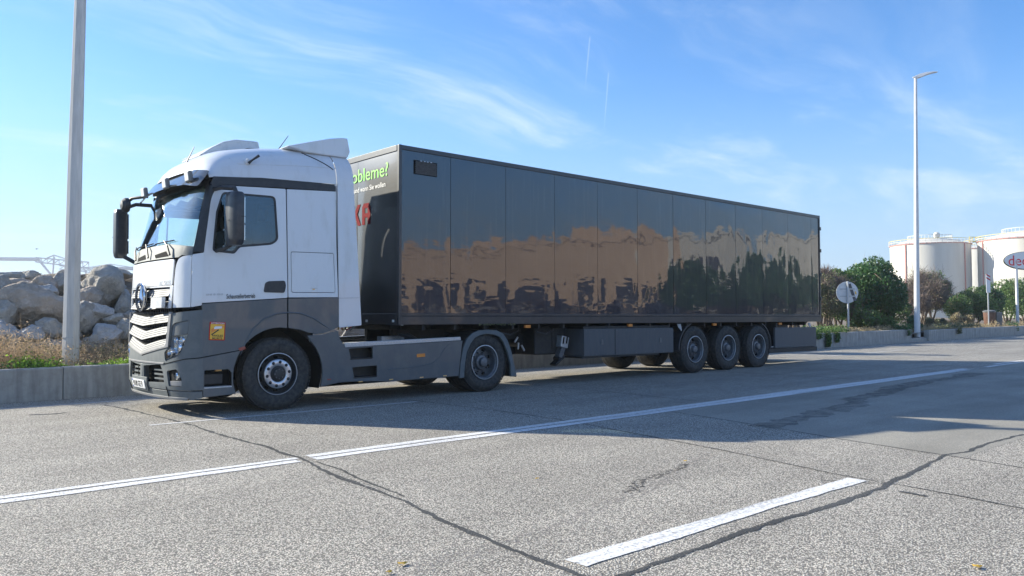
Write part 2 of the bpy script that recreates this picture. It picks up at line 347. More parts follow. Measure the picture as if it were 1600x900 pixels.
class MB:
    def __init__(s): s.v = []; s.f = []
    def add(s, v, f):
        k = len(s.v); s.v += [tuple(p) for p in v]; s.f += [tuple(i+k for i in q) for q in f]; return s
    def box(s, x0, x1, y0, y1, z0, z1):
        return s.add([(x0,y0,z0),(x1,y0,z0),(x1,y1,z0),(x0,y1,z0),(x0,y0,z1),(x1,y0,z1),(x1,y1,z1),(x0,y1,z1)],
                     [(0,3,2,1),(4,5,6,7),(0,1,5,4),(1,2,6,5),(2,3,7,6),(3,0,4,7)])
    def obox(s, c, M, sx, sy, sz):
        v = [Vector(c) + M @ Vector((a*sx/2, b*sy/2, d*sz/2)) for d in (-1, 1) for a, b in ((-1,-1),(1,-1),(1,1),(-1,1))]
        return s.add(v, [(0,3,2,1),(4,5,6,7),(0,1,5,4),(1,2,6,5),(2,3,7,6),(3,0,4,7)])
    def tube(s, pts, r, n=8, cap=True):
        pts = [Vector(p) for p in pts]; rs = r if isinstance(r, (list, tuple)) else [r]*len(pts)
        rings = []
        for i, p in enumerate(pts):
            t = (pts[min(i+1, len(pts)-1)] - pts[max(i-1, 0)]).normalized()
            a = t.orthogonal().normalized() if i == 0 else (rings[-1][1] - t*rings[-1][1].dot(t)).normalized()
            b = t.cross(a); rings.append(([p + rs[i]*(cos(2*pi*k/n)*a + sin(2*pi*k/n)*b) for k in range(n)], a))
        v = [q for rg, _ in rings for q in rg]
        f = [(i*n+k, i*n+(k+1) % n, (i+1)*n+(k+1) % n, (i+1)*n+k) for i in range(len(pts)-1) for k in range(n)]
        if cap: f += [tuple(range(n))[::-1], tuple((len(pts)-1)*n+k for k in range(n))]
        return s.add(v, f)
    def lathe(s, c, prof, n=32, axis='y', close=False):
        # prof: (radius, offset along axis)
        v = []; 
        for r, h in prof:
            for k in range(n):
                a = 2*pi*k/n
                q = {'y': (r*cos(a), h, r*sin(a)), 'z': (r*cos(a), r*sin(a), h), 'x': (h, r*cos(a), r*sin(a))}[axis]
                v.append((c[0]+q[0], c[1]+q[1], c[2]+q[2]))
        L = len(prof); f = []
        for i in range(L-1 if not close else L):
            j = (i+1) % L
            for k in range(n): f.append((i*n+k, i*n+(k+1) % n, j*n+(k+1) % n, j*n+k))
        return s.add(v, f)
    def prism(s, poly, y0, y1, plane='xz'):
        n = len(poly)
        g = (lambda a, b, d: (a, d, b)) if plane == 'xz' else ((lambda a, b, d: (a, b, d)) if plane == 'xy' else (lambda a, b, d: (d, a, b)))
        v = [g(a, b, y0) for a, b in poly] + [g(a, b, y1) for a, b in poly]
        return s.add(v, [tuple(range(n)), tuple(range(2*n-1, n-1, -1))] + [(i, (i+1) % n, n+(i+1) % n, n+i) for i in range(n)])
    def grid(s, fn, us, vs):
        n = len(vs); v = [fn(u, w) for u in us for w in vs]
        return s.add(v, [(i*n+j, (i+1)*n+j, (i+1)*n+j+1, i*n+j+1) for i in range(len(us)-1) for j in range(n-1)])
    def mesh(s, name, fix=True):
        me = bpy.data.meshes.new(name); me.from_pydata(s.v, [], s.f)
        if fix:
            bm = bmesh.new(); bm.from_mesh(me); bmesh.ops.recalc_face_normals(bm, faces=bm.faces[:]); bm.to_mesh(me); bm.free()
        return me
    def build(s, name, material, parent=None, smooth=False, bevel=0., fix=True, angle=35, seg=2):
        return link(name, s.mesh(name, fix), material, parent, smooth, bevel, seg, angle)
def rp(pts, r, n=5):
    """round the corners of a polygon"""
    out = []; L = len(pts)
    for i in range(L):
        p = Vector(pts[i]); a = Vector(pts[i-1]); b = Vector(pts[(i+1) % L])
        rr = r[i] if isinstance(r, (list, tuple)) else r
        d1 = (a-p); d2 = (b-p); k = min(rr, d1.length*.45, d2.length*.45)
        if k < 1e-4: out.append(tuple(p)); continue
        p1 = p + d1.normalized()*k; p2 = p + d2.normalized()*k
        for j in range(n+1):
            t = j/n; q = p1*(1-t)**2 + p*2*t*(1-t) + p2*t*t; out.append(tuple(q))
    return out
def inside(x, y, poly):
    c = False; n = len(poly)
    for i in range(n):
        x1, y1 = poly[i]; x2, y2 = poly[i-1]
        if (y1 > y) != (y2 > y) and x < (x2-x1)*(y-y1)/(y2-y1)+x1: c = not c
    return c
def panel_mesh(outline, mapf, t=.01, holes=(), res=None, d0=0.):
    def dens(poly):
        if not res: return list(poly)
        o = []
        for i, p in enumerate(poly):
            q = poly[(i+1) % len(poly)]; L = math.dist(p, q); k = max(1, int(L/res))
            o += [(p[0]+(q[0]-p[0])*j/k, p[1]+(q[1]-p[1])*j/k) for j in range(k)]
        return o
    loops = [dens(outline)] + [dens(h) for h in holes]
    V = []; E = []
    for lp in loops:
        k = len(V); V += [Vector(p) for p in lp]; E += [(k+i, k+(i+1) % len(lp)) for i in range(len(lp))]
    if res:
        xs = [p[0] for p in loops[0]]; ys = [p[1] for p in loops[0]]
        x = min(xs)+res*.5
        while x < max(xs):
            y = min(ys)+res*.5
            while y < max(ys):
                if inside(x, y, loops[0]) and not any(inside(x, y, h) for h in loops[1:]):
                    if min((v.x-x)**2+(v.y-y)**2 for v in V[:len(E)]) > (res*.35)**2: V.append(Vector((x, y)))
                y += res
            x += res
    vo, eo, fo, *_ = delaunay_2d_cdt(V, E, [], 0, 1e-6)
    keep = []
    for f in fo:
        cx = sum(vo[i].x for i in f)/len(f); cy = sum(vo[i].y for i in f)/len(f)
        if inside(cx, cy, loops[0]) and not any(inside(cx, cy, h) for h in loops[1:]): keep.append(tuple(f))
    n = len(vo)
    verts = [tuple(mapf(v.x, v.y, d0)) for v in vo] + [tuple(mapf(v.x, v.y, d0-t)) for v in vo]
    cnt = {}
    for f in keep:
        for i in range(len(f)):
            e = (f[i], f[(i+1) % len(f)]); cnt[tuple(sorted(e))] = cnt.get(tuple(sorted(e)), 0)+1
    faces = list(keep) + [tuple(i+n for i in f[::-1]) for f in keep]
    for f in keep:
        for i in range(len(f)):
            a, b = f[i], f[(i+1) % len(f)]
            if cnt[tuple(sorted((a, b)))] == 1: faces.append((b, a, a+n, b+n))
    me = bpy.data.meshes.new('panel'); me.from_pydata(verts, [], faces)
    bm = bmesh.new(); bm.from_mesh(me)
    bmesh.ops.delete(bm, geom=[v for v in bm.verts if not v.link_faces], context='VERTS')
    bmesh.ops.recalc_face_normals(bm, faces=bm.faces[:]); bm.to_mesh(me); bm.free()
    return me
def panel(name, outline, mapf, material, parent, t=.012, holes=(), res=None, d0=0., bevel=.003, smooth=True):
    me = panel_mesh(outline, mapf, t, holes, res, d0); me.name = name
    return link(name, me, material, parent, smooth=True, bevel=bevel if bevel else 0)
def text(name, body, size, mapf, material, parent, d=.002, bold=0., align='LEFT', xs=1., width=None):
    cu = bpy.data.curves.new('t', 'FONT'); cu.body = body; cu.size = size; cu.align_x = align; cu.offset = bold; cu.resolution_u = 3
    ob = bpy.data.objects.new('t', cu); COL.objects.link(ob); bpy.context.view_layer.update()
    me = bpy.data.meshes.new_from_object(ob.evaluated_get(bpy.context.evaluated_depsgraph_get()))
    bpy.data.objects.remove(ob)
    if width: xs = width/max(v.co.x for v in me.vertices)
    for v in me.vertices: v.co = Vector(mapf(v.co.x*xs, v.co.y, d))
    me.materials.clear(); me.name = name
    return link(name, me, material, parent)
def copy_tree(o, parent=None):
    c = o.copy(); COL.objects.link(c); c.parent = parent
    for ch in o.children: copy_tree(ch, c)
    return c
def quads(name, P, material, parent=None):
    """P: (n,4,3) array of free quads"""
    n = len(P); me = bpy.data.meshes.new(name); me.vertices.add(n*4); me.vertices.foreach_set('co', P.astype(np.float32).ravel())
    me.loops.add(n*4); me.loops.foreach_set('vertex_index', np.arange(n*4, dtype=np.int32))
    me.polygons.add(n); me.polygons.foreach_set('loop_start', np.arange(n, dtype=np.int32)*4); me.polygons.foreach_set('loop_total', np.full(n, 4, np.int32))
    me.update(calc_edges=True); me.validate()
    return link(name, me, material, parent)
def leaf_quads(rng, C, size, aspect=.55, upness=.0, curl=.0):
    n = len(C); a = rng.normal(size=(n, 3)); a[:, 2] += upness; a /= np.linalg.norm(a, axis=1)[:, None]
    b = np.cross(a, rng.normal(size=(n, 3))); b /= np.linalg.norm(b, axis=1)[:, None]
    s = (size*rng.uniform(.6, 1.3, n))[:, None]
    return np.stack([C - a*s*.5, C + b*s*aspect*.5, C + a*s*.5, C - b*s*aspect*.5], axis=1)
def twig_quads(rng, S, E, w):
    d = E-S; d /= np.linalg.norm(d, axis=1)[:, None]+1e-9; b = np.cross(d, rng.normal(size=d.shape)); b /= np.linalg.norm(b, axis=1)[:, None]+1e-9
    return np.stack([S-b*w/2, S+b*w/2, E+b*w/6, E-b*w/6], axis=1)
# ------------------------------------------------------------ setting
rnd = random.Random(7); rng = np.random.default_rng(11)
def sheet(name, poly, z, material, kind='structure', parent=None):
    me = bpy.data.meshes.new(name); me.from_pydata([(x, y, z) for x, y in poly], [], [tuple(range(len(poly)))])
    bm = bmesh.new(); bm.from_mesh(me); bmesh.ops.triangulate(bm, faces=bm.faces[:])
    for f in bm.faces:
        if f.normal.z < 0: f.normal_flip()
    bm.to_mesh(me); bm.free()
    o = link(name, me, material, parent)
    if kind: o['kind'] = kind
    return o
WY = 3.95                      # near face of the planter wall
sheet('ground', [(-900, -900), (1300, -900), (1300, 1300), (-900, 1300)], -.12, 'soil')
sheet('road', [(-300, -70), (420, -70), (420, WY+.1), (-300, WY+.1)], 0, 'asphalt_coarse')
# smoother lane beyond the expansion joint
sheet('road_lane', [(2.2, -3.93), (1.8, -3.97), (1.33, -5.9), (1.06, -6.9), (.87, -7.86), (.9, -7.9), (120, -7.9), (120, -3.93)], .0012, 'asphalt_fine')
def ribbon(name, pts, w, z, material, rough=.25, seed=1, step=.04, kind='structure'):
    r = random.Random(seed); P = []
    for a, b in zip(pts, pts[1:]):
        L = math.dist(a, b); k = max(1, int(L/step))
        P += [(a[0]+(b[0]-a[0])*i/k, a[1]+(b[1]-a[1])*i/k) for i in range(k)]
    P.append(pts[-1]); v = []; f = []; wl = wr = w/2; jx = jy = 0
    for i, p in enumerate(P):
        a = P[max(i-1, 0)]; b = P[min(i+1, len(P)-1)]; L = math.dist(a, b) or 1; nx, ny = -(b[1]-a[1])/L, (b[0]-a[0])/L
        wl = min(max(wl + r.uniform(-1, 1)*w*rough*.25, w*.3), w*.8); wr = min(max(wr + r.uniform(-1, 1)*w*rough*.25, w*.3), w*.8)
        jx = max(-w*rough, min(w*rough, jx + r.uniform(-1, 1)*w*rough*.3))
        v += [(p[0]+nx*(wl+jx), p[1]+ny*(wl+jx), z), (p[0]-nx*(wr-jx), p[1]-ny*(wr-jx), z)]
        if i: f.append((2*i-2, 2*i-1, 2*i+1, 2*i))
    me = bpy.data.meshes.new(name); me.from_pydata(v, [], f)
    bm = bmesh.new(); bm.from_mesh(me); [fc.normal_flip() for fc in bm.faces if fc.normal.z < 0]; bm.to_mesh(me); bm.free()
    o = link(name, me, material); o['kind'] = kind; return o
A = [(-3.62, 2.6), (-3.59, 1.7), (-3.5, -.7), (-3.55, -1.73), (-3.53, -2.65), (-3.57, -3.53), (-3.62, -3.92), (-3.71, -4.56), (-3.77, -5.45), (-3.8, -5.84), (-3.94, -6.49), (-3.98, -6.92), (-4.04, -7.39), (-4.07, -7.87), (-4.15, -9), (-4.1, -12)]
ribbon('road_seam', A, .038, .0022, 'seam_tar', .9, 3)
ribbon('road_seam', [(-3.55, -3.97), (-3.58, -4.4), (-3.64, -4.95), (-3.73, -5.7)], .026, .0026, 'seam_tar', 1., 4)
Bp = [(8, -8.0), (3.1, -7.89), (2.79, -7.85), (2.12, -7.81), (1.32, -7.84), (.89, -7.76), (0, -7.88), (-.53, -7.92), (-.91, -7.97), (-1.38, -7.98), (-1.8, -7.95), (-2.17, -7.92), (-2.59, -7.90), (-3.16, -7.91), (-3.75, -7.92), (-4.6, -7.93), (-7, -8)]
ribbon('road_seam', Bp, .045, .0030, 'seam_tar', .8, 5)
ribbon('road_seam', [(.08, -.15), (.15, -2.5), (.12, -3.4), (.01, -4.11), (-.35, -6.09), (-.67, -7.43), (-.71, -7.92), (-.78, -8.45), (-.9, -8.97), (-1, -12)], .018, .0034, 'seam_tar', .5, 6)
ribbon('road_seam', [(3.16, 1.4), (3.2, .44), (3.28, -1.46), (3.11, -3.42)], .02, .0022, 'seam_tar', .4, 7)
ribbon('road_seam', [(1.8, -3.93), (1.33, -5.9), (1.06, -6.9), (.87, -7.88), (.69, -8.54), (.4, -12)], .018, .0022, 'seam_tar', .4, 8)
ribbon('road_seam', [(-.95, -8.1), (-.98, -8.3)], .05, .0037, 'seam_tar', .8, 9)
ribbon('road_seam', [(-1.0, -7.5), (-.75, -7.95)], .012, .0038, 'seam_tar', .4, 10)
for x in (8.6, 14.9, 21): ribbon('road_seam', [(x, 2.6), (x+.1, -3.4)], .02, .0022, 'seam_tar', .4, 11)
# painted lines
def line(name, x0, x1, y, w, z=.0044, seed=1, slope=0.):
    n = max(2, int((x1-x0)/1.5)); r = random.Random(seed)
    ribbon(name, [(x0+(x1-x0)*i/n, y+slope*(x1-x0)*i/n) for i in range(n+1)], w, z, 'road_paint', .09, seed, .06)
line('road_marking', -14, -3.66, -3.85, .145, seed=21); line('road_marking', -14, -3.60, -3.68, .13, seed=22, z=.0044)
line('road_marking', -3.50, 13.0, -3.83, .135, seed=23); line('road_marking', -3.48, 13.25, -3.665, .12, seed=24)
line('road_marking', 14.2, 17.2, -3.83, .115, seed=25); line('road_marking', 15.4, 18.6, -3.62, .09, seed=26)
line('road_marking', -3.97, -.76, -7.66, .16, seed=27)
line('road_marking', -14.5, -9.5, -7.66, .16, seed=28)
line('road_marking', 8.5, 12, -7.66, .16, seed=35)
line('road_marking', -16, -2.6, 3.03, .04, seed=36)
line('road_marking', -3.88, .0, -.32, .075, seed=29, slope=-.03)
line('road_marking', 6.8, 12.5, .55, .06, seed=30, slope=-.02)
line('road_marking', 16.5, 22, 1.2, .07, seed=31)
TYRE = [(1.3, -5.6), (1.94, -5.6), (3.5, -5.33), (6.2, -4.86), (9, -4.55), (12, -4.42)]
# scraped asphalt beside the near lane
ribbon('road_scar', [(-1.2, -6.35), (-1.71, -6.45), (-2.22, -6.62), (-2.5, -6.72)], .11, .0030, 'scar_dark', .6, 32)
ribbon('road_scar', [(-.6, -6.15), (-1.1, -6.30), (-1.9, -6.64), (-3.22, -7.0), (-3.89, -7.11), (-4.66, -7.22)], .16, .0020, 'scar_pale', .3, 33)
ribbon('tyre_mark', [(-4.75, 1.95), (-4.5, 1.85), (-4.3, 1.88)], .07, .003, 'seam_tar', .9, 34)
ribbon('tyre_mark', TYRE, .36, .0018, 'smear', .3, 37)
# planter bed behind the wall
def bedz(x, y):
    t = max(0, y-WY-.3); left = 1/(1+math.exp((x-8)/2.0))
    h = .42 + left*min(1.9, max(0, t-1.6)*.46) + .05*math.sin(x*1.7+y*2.3)+.04*math.sin(x*3.9-y*1.3)
    return h - (.3 if y > 16 else 0)*left
mb = MB(); xs = np.concatenate([np.arange(-40, 20, .5), np.arange(20, 140, 2.)]); ys = np.concatenate([[WY+.22], np.arange(WY+.5, 13, .4), [14, 16, 20, 30, 60]])
mb.grid(lambda x, y: (float(x), float(y), bedz(x, y) if y < 25 else .2), xs, ys)
tag(mb.build('planter_bed', 'soil', None, smooth=True), kind='structure')
# retaining wall: one thing, its cast segments are parts
wall = root('retaining_wall', (-40, WY, 0), 'long low concrete retaining wall running behind the truck and holding up the planted bed', 'wall')
def seg(x0, x1, h, y=WY):
    m_ = MB(); m_.prism([(y, -.1), (y+.24, -.1), (y+.24, h-.02), (y+.22, h), (y+.02, h), (y, h-.02)], x0, x1, 'yz')
    m_.build('wall_segment', 'wall_concrete', wall, bevel=.006)
xx = -40.
edges = [-40, -32, -24, -16, -9.6, -3.9, 3.6, 9.6, 15.6, 21.6, 27.6, 29.3]
for i, (a, b) in enumerate(zip(edges, edges[1:])): seg(a+.006, b-.006, (.52 if b < 15 else .56)+.004*(i % 3))
e2 = [31.2, 37, 43, 49, 55, 61, 67, 75, 85]
for i, (a, b) in enumerate(zip(e2, e2[1:])): seg(a+.006, b-.006, .50+.006*(i % 2))
m_ = MB(); m_.box(29.3, 31.2, WY+.1, WY+1.1, -.1, .16); m_.build('plinth', 'wall_concrete', wall, bevel=.01)
# ------------------------------------------------------------ boulders
RK = [(-3.75,7.20,1.54,1.20,0.77,'rock_brown','big angular brown-grey boulder in the middle of the rubble bank, left of the lamp post'),
(-3.26,8.60,2.01,0.60,0.44,'rock_brown','rounded boulder on top of the big angular one left of the post'),
(-2.90,8.90,2.02,0.36,0.42,'rock_grey','narrow boulder half hidden by the left edge of the tall post'),
(-3.70,9.60,2.20,0.92,0.31,'rock_grey','long flat boulder on the crest below the crane boom'),
(-3.35,9.40,2.26,0.36,0.25,'rock_grey','small dark boulder on the crest under the crane lattice'),
(-3.84,9.00,2.01,0.70,0.35,'rock_brown','flat brownish slab under the long crest boulder at the far left'),
(-3.78,8.30,1.76,0.66,0.53,'rock_grey','grey boulder leaning behind the upper left of the big angular one'),
(-4.27,7.00,1.33,0.48,0.51,'rock_grey','dark upright boulder at the left edge of the photo at mid height'),
(-4.32,6.30,0.94,0.65,0.60,'rock_pale','rounded pale-scuffed boulder in the bottom left corner of the bank'),
(-3.95,6.20,1.02,0.38,0.33,'rock_pale','small pale blocky stone under the big angular boulder'),
(-3.56,6.50,1.08,0.53,0.44,'rock_grey','lower boulder with pale facets left of the foot of the post'),
(-3.24,7.30,1.41,0.44,0.44,'rock_brown','brownish boulder touching the left side of the post'),
(-2.64,7.60,1.71,0.43,0.48,'rock_brown','reddish brown egg-shaped boulder just right of the post'),
(-2.13,8.20,1.86,0.89,0.92,'rock_grey','largest dark slanted boulder between the post and the truck'),
(-2.59,7.00,1.41,0.49,0.42,'rock_pale','light grey rounded boulder below the reddish one right of the post'),
(-2.84,6.90,1.25,0.43,0.61,'rock_grey','tall dark boulder hugging the right side of the post'),
(-2.32,6.90,1.23,0.44,0.29,'rock_grey','low flat dark stone beside the truck grille'),
(-2.62,6.20,0.93,0.62,0.50,'rock_pale','white-scuffed boulder at the foot of the bank between post and truck'),
(-2.06,9.30,2.23,0.85,0.23,'rock_brown','flat brown slab on the crest between post and truck'),
(-2.73,9.40,2.25,0.34,0.26,'rock_brown','small crest stone behind the post'),
(-2.49,8.60,2.00,0.31,0.28,'rock_grey','small stone wedged right of the post near the crest'),
(-1.51,9.50,2.35,0.45,0.24,'rock_brown','brown crest stone peeking out left of the truck'),
(-3.21,6.60,0.91,0.50,0.50,'rock_grey','dark stone behind the foot of the post'),
(-2.91,7.40,1.21,0.39,0.47,'rock_grey','boulder hidden behind the lower part of the post'),
(-1.87,7.80,1.54,0.42,0.69,'rock_grey','dark boulder partly covered by the front of the truck'),
(-4.43,8.00,1.67,0.88,1.01,'rock_grey','large boulder at the left border of the photo, upper row'),
(-4.72,6.60,1.06,0.70,0.70,'rock_grey','boulder outside the left border, lower row'),
(-2.13,6.30,1.02,0.64,0.51,'rock_grey','boulder at the foot of the bank behind the truck bumper'),
(-1.45,7.50,1.26,0.83,0.83,'rock_grey','boulder behind the truck cab'),
(-2.76,8.20,1.68,0.41,0.54,'rock_grey','boulder behind the middle of the post'),
(-3.89,7.60,1.29,0.46,0.38,'rock_grey','stone filling the gap left of the big angular boulder'),
(-3.53,7.40,1.22,0.31,0.31,'rock_grey','stone in the dark gap under the big angular boulder'),
(-.6,6.9,1.15,.9,.8,'rock_grey','boulder seen low through the gap behind the cab, left one'),
(1.9,5.9,.80,1.0,.55,'rock_brown','broken brown boulder seen under the front of the trailer'),
(3.1,6.1,.82,1.1,.60,'rock_pale','pale boulder seen under the front of the trailer, right one'),
(.6,7.6,1.5,1.2,1.1,'rock_grey','boulder hidden behind the front of the trailer'),(4.4,6.6,.9,1.1,.8,'rock_grey','boulder hidden behind the trailer landing gear')]
def boulder(x, y, z, w, h, ml, label, i):
    r = np.random.default_rng(100+i); bm = bmesh.new(); bmesh.ops.create_icosphere(bm, subdivisions=5, radius=1)
    P = np.array([v.co[:] for v in bm.verts]); n = 13
    D = r.normal(size=(n, 3)); D /= np.linalg.norm(D, axis=1)[:, None]; K = r.uniform(.60, .88, n)
    dots = P @ D.T; rad = np.full(len(P), 1.12)
    with np.errstate(divide='ignore', invalid='ignore'):
        q = np.where(dots > .15, K/np.maximum(dots, .15), 9.)
    ks = 110.; sm = -np.log(np.exp(-ks*q).sum(axis=1)+np.exp(-ks*1.12))/ks     # smooth minimum: rounded edges between flat faces
    rad = sm
    ph = r.uniform(0, 6, (6, 3)); 
    for k in range(6):
        fr = [2.1, 3.3, 5.7, 9.5, 15, 23][k]; am = [.05, .045, .034, .024, .016, .011][k]
        rad = rad + am*np.sin(fr*P[:, 0]+ph[k, 0]+1.3*np.sin(fr*.7*P[:, 1]))*np.sin(fr*P[:, 1]+ph[k, 1]+np.sin(fr*P[:, 2]))*np.cos(fr*.8*P[:, 2]+ph[k, 2])*1.4
    dep = (w+h)*.5*.6; S = np.array([w*.5, dep, h*.5])*1.22
    P2 = P*rad[:, None]*S
    for v, c in zip(bm.verts, P2): v.co = c
    me = bpy.data.meshes.new('boulder'); bm.to_mesh(me); bm.free()
    for p in me.polygons: p.use_smooth = True
    me.materials.append(MATS[ml])
    o = bpy.data.objects.new('boulder', me); COL.objects.link(o)
    o.rotation_euler = (0, 0, -.55); 
    # the face we see is wide across the view, so turn the block towards the road
    o.location = (x, y+dep*.35, z)
    tag(o, label, 'boulder', 'boulders of the rubble bank')
for i, b in enumerate(RK): boulder(*b, i)
fr_ = random.Random(17)
for i in range(22):   # small stones wedged in the gaps
    t = fr_.random(); row = i % 3; x = -4.6+3.2*((i*0.37) % 1); y = 6.15+row*.95+.2*t; z = .72+row*.50+.12*t
    boulder(x, y, z, .30+.18*t, .24+.12*t, ['rock_grey', 'rock_brown', 'rock_pale'][i % 3], 'fist to head sized stone wedged between the big boulders, %s row' % ['bottom', 'middle', 'upper'][row], 30+i)
for i in range(16):   # rest of the bank, further left of the frame and behind the crest
    x = -5.6-1.0*(i % 8); y = 6.6+1.6*(i//8)+.3*math.sin(i); boulder(x, y, .95+.75*(i//8), 1.25, .95, ['rock_grey', 'rock_brown', 'rock_pale'][i % 3], 'boulder of the bank beyond the left border of the photo, %s in the %s row' % (['first','second','third','fourth','fifth','sixth','seventh','eighth'][i % 8], ['front','back'][i//8]), 60+i)
# ------------------------------------------------------------ lamp posts
pl = root('lamp_post', (-3.62, 4.75, .4), 'tall stained octagonal grey post standing in the planted bed left of the truck', 'lamp post')
m_ = MB(); m_.tube([(-3.62, 4.75, .35), (-3.58, 4.75, 4.0), (-3.50, 4.75, 8.5), (-3.46, 4.75, 11)], [.137, .118, .085, .07], 8); m_.build('pole', 'pole_concrete', pl, bevel=.006)
m_ = MB(); m_.tube([(-3.62, 4.75, .98), (-3.62, 4.75, .995)], [.1365, .1365], 8); m_.build('band', 'dull_alu', pl)
m_ = MB(); m_.prism([(-3.5, 10.95), (-2.7, 11.1), (-1.9, 11.15), (-1.9, 11.08), (-2.7, 10.95), (-3.5, 10.8)], 4.6, 4.9); m_.build('lamp_head', 'zinc', pl, bevel=.01)
LX, LY = 30.92, 4.35
pl = root('lamp_post', (LX, LY, .16), 'slender white street lamp standing in the gap of the wall beyond the trailer', 'lamp post')
m_ = MB(); m_.tube([(LX, LY, .1), (LX, LY, 1.2), (LX+.46, LY, 12.25)], [.13, .125, .062], 16); m_.build('pole', 'pole_white', pl, smooth=True)
m_ = MB(); m_.box(LX-.2, LX+.2, LY-.2, LY+.2, .16, .19); m_.build('base_plate', 'dull_alu', pl)
m_ = MB(); ax = Vector((.62, -.78, 0)); M3 = Matrix(((ax.x, -ax.y, 0), (ax.y, ax.x, 0), (0, 0, 1)))
def hp(s, wv, z): p = Vector((LX+.46, LY, 12.22)) + ax*s + Vector((-ax.y, ax.x, 0))*wv; return (p.x, p.y, p.z+z)
st = [(-.12, .05, -.02, .02), (.0, .07, -.06, .07), (.18, .10, -.03, .14), (.45, .12, .08, .20), (.75, .12, .16, .22), (.95, .08, .18, .21)]
v = []; f = []
for i, (s, w_, z0, z1) in enumerate(st):
    v += [hp(s, -w_, z0), hp(s, w_, z0), hp(s, w_*.6, z1), hp(s, -w_*.6, z1)]
    if i: k = 4*i; f += [(k-4+j, k-4+(j+1) % 4, k+(j+1) % 4, k+j) for j in range(4)]
f += [(0, 1, 2, 3), tuple(4*len(st)-4+j for j in (3, 2, 1, 0))]
m_.add(v, f); m_.build('lamp_head', 'pole_white', pl, bevel=.01)
# ------------------------------------------------------------ signs, bin
sx, sy = 25.34, 4.9
rs = root('road_sign', (sx, sy, .45), 'round traffic sign turned to show its grey back, on a thin pole before the bushes', 'road sign')
nx = Vector((.70, .71, 0)).normalized(); tx = Vector((nx.y, -nx.x, 0))
def disc(c, nrm, tan, rx, rz, t, n=40):
    m_ = MB(); v = []
    for s_ in (0, 1):
        for k in range(n):
            a = 2*pi*k/n; v.append(Vector(c)+tan*rx*cos(a)+Vector((0, 0, rz*sin(a)))+nrm*t*s_)
    return m_.add(v, [tuple(range(n)), tuple(range(n, 2*n))[::-1]]+[(k, (k+1) % n, n+(k+1) % n, n+k) for k in range(n)])
disc((sx, sy, 2.16), nx, tx, .45, .45, .012).build('sign_plate', 'sign_back', rs, bevel=.004)
disc(Vector((sx, sy, 2.16))+nx*.013, nx, tx, .44, .44, .004).build('sign_face', 'white_print', rs)
m_ = MB(); m_.tube([(sx-.03, sy-.04, .4), (sx-.03, sy-.04, 2.62)], .04, 12); m_.build('pole', 'zinc', rs, smooth=True)
m_ = MB(); m_.obox(Vector((sx, sy, 2.3))-nx*.012, Matrix((tx, nx, Vector((0, 0, 1)))).transposed(), .6, .02, .05); m_.build('bracket', 'zinc', rs); m_ = MB(); m_.obox(Vector((sx, sy, 2.0))-nx*.012, Matrix((tx, nx, Vector((0, 0, 1)))).transposed(), .6, .02, .05); m_.build('bracket', 'zinc', rs)
m_ = MB(); m_.obox(Vector((sx, sy, 2.16))-nx*.004+tx*.20, (Matrix((tx, nx, Vector((0, 0, 1)))).transposed() @ Matrix.Rotation(R(-18), 3, 'Y')), .12, .004, .74); m_.build('tape', 'side_box_grey', rs)
m_ = MB(); m_.obox(Vector((sx, sy, 2.14))-nx*.005+tx*.34, (Matrix((tx, nx, Vector((0, 0, 1)))).transposed() @ Matrix.Rotation(R(-18), 3, 'Y')), .05, .004, .12); m_.build('sticker', 'yellow_print', rs)
# striped marker
bx, by = 42.3, 5.0
ms = root('marker_sign', (bx, by, .45), 'narrow white marker board with two slanted red stripes on a post above the bin', 'sign')
fn = Vector((-.62, -.78, 0)); ft = Vector((.78, -.62, 0)); MM = Matrix((ft, fn, Vector((0, 0, 1)))).transposed()
m_ = MB(); m_.obox((bx, by, 2.9), MM, .24, .02, 1.05); m_.build('board', 'white_print', ms, bevel=.003)
for k, z in enumerate((3.30, 3.12)):
    m_ = MB(); c = Vector((bx, by, z)) + fn*.0125; u = ft*.12
    v = [c-u+Vector((0, 0, .06)), c+u+Vector((0, 0, -.08)), c+u+Vector((0, 0, -.0)), c-u+Vector((0, 0, .14))]
    m_.add(v+[q-fn*.002 for q in v], [(0, 1, 2, 3), (7, 6, 5, 4), (0, 4, 5, 1), (1, 5, 6, 2), (2, 6, 7, 3), (3, 7, 4, 0)]); m_.build('stripe', 'red_print', ms)
m_ = MB(); m_.tube([(bx+.02, by+.03, .4), (bx+.02, by+.03, 2.9)], .035, 10); m_.build('post', 'zinc', ms, smooth=True)
# bin
qx, qy = 43.3, 5.3
bn = root('waste_bin', (qx, qy, .45), 'brown and grey waste bin standing behind the wall under the striped marker', 'bin')
m_ = MB(); m_.lathe((qx, qy, .42), [(.0, 0), (.24, 0), (.27, .05), (.31, .85), (.31, .9), (.27, .9)], 20, 'z'); m_.build('barrel', 'bin_brown', bn, smooth=True)
m_ = MB(); m_.lathe((qx, qy, .42), [(.33, .86), (.34, .93), (.2, .99), (0, 1.0)], 20, 'z'); m_.build('lid', 'bin_grey', bn, smooth=True)
m_ = MB(); m_.obox((qx+.42, qy-.3, .86), MM, .36, .3, .86); m_.build('side_container', 'bin_grey', bn, bevel=.03)
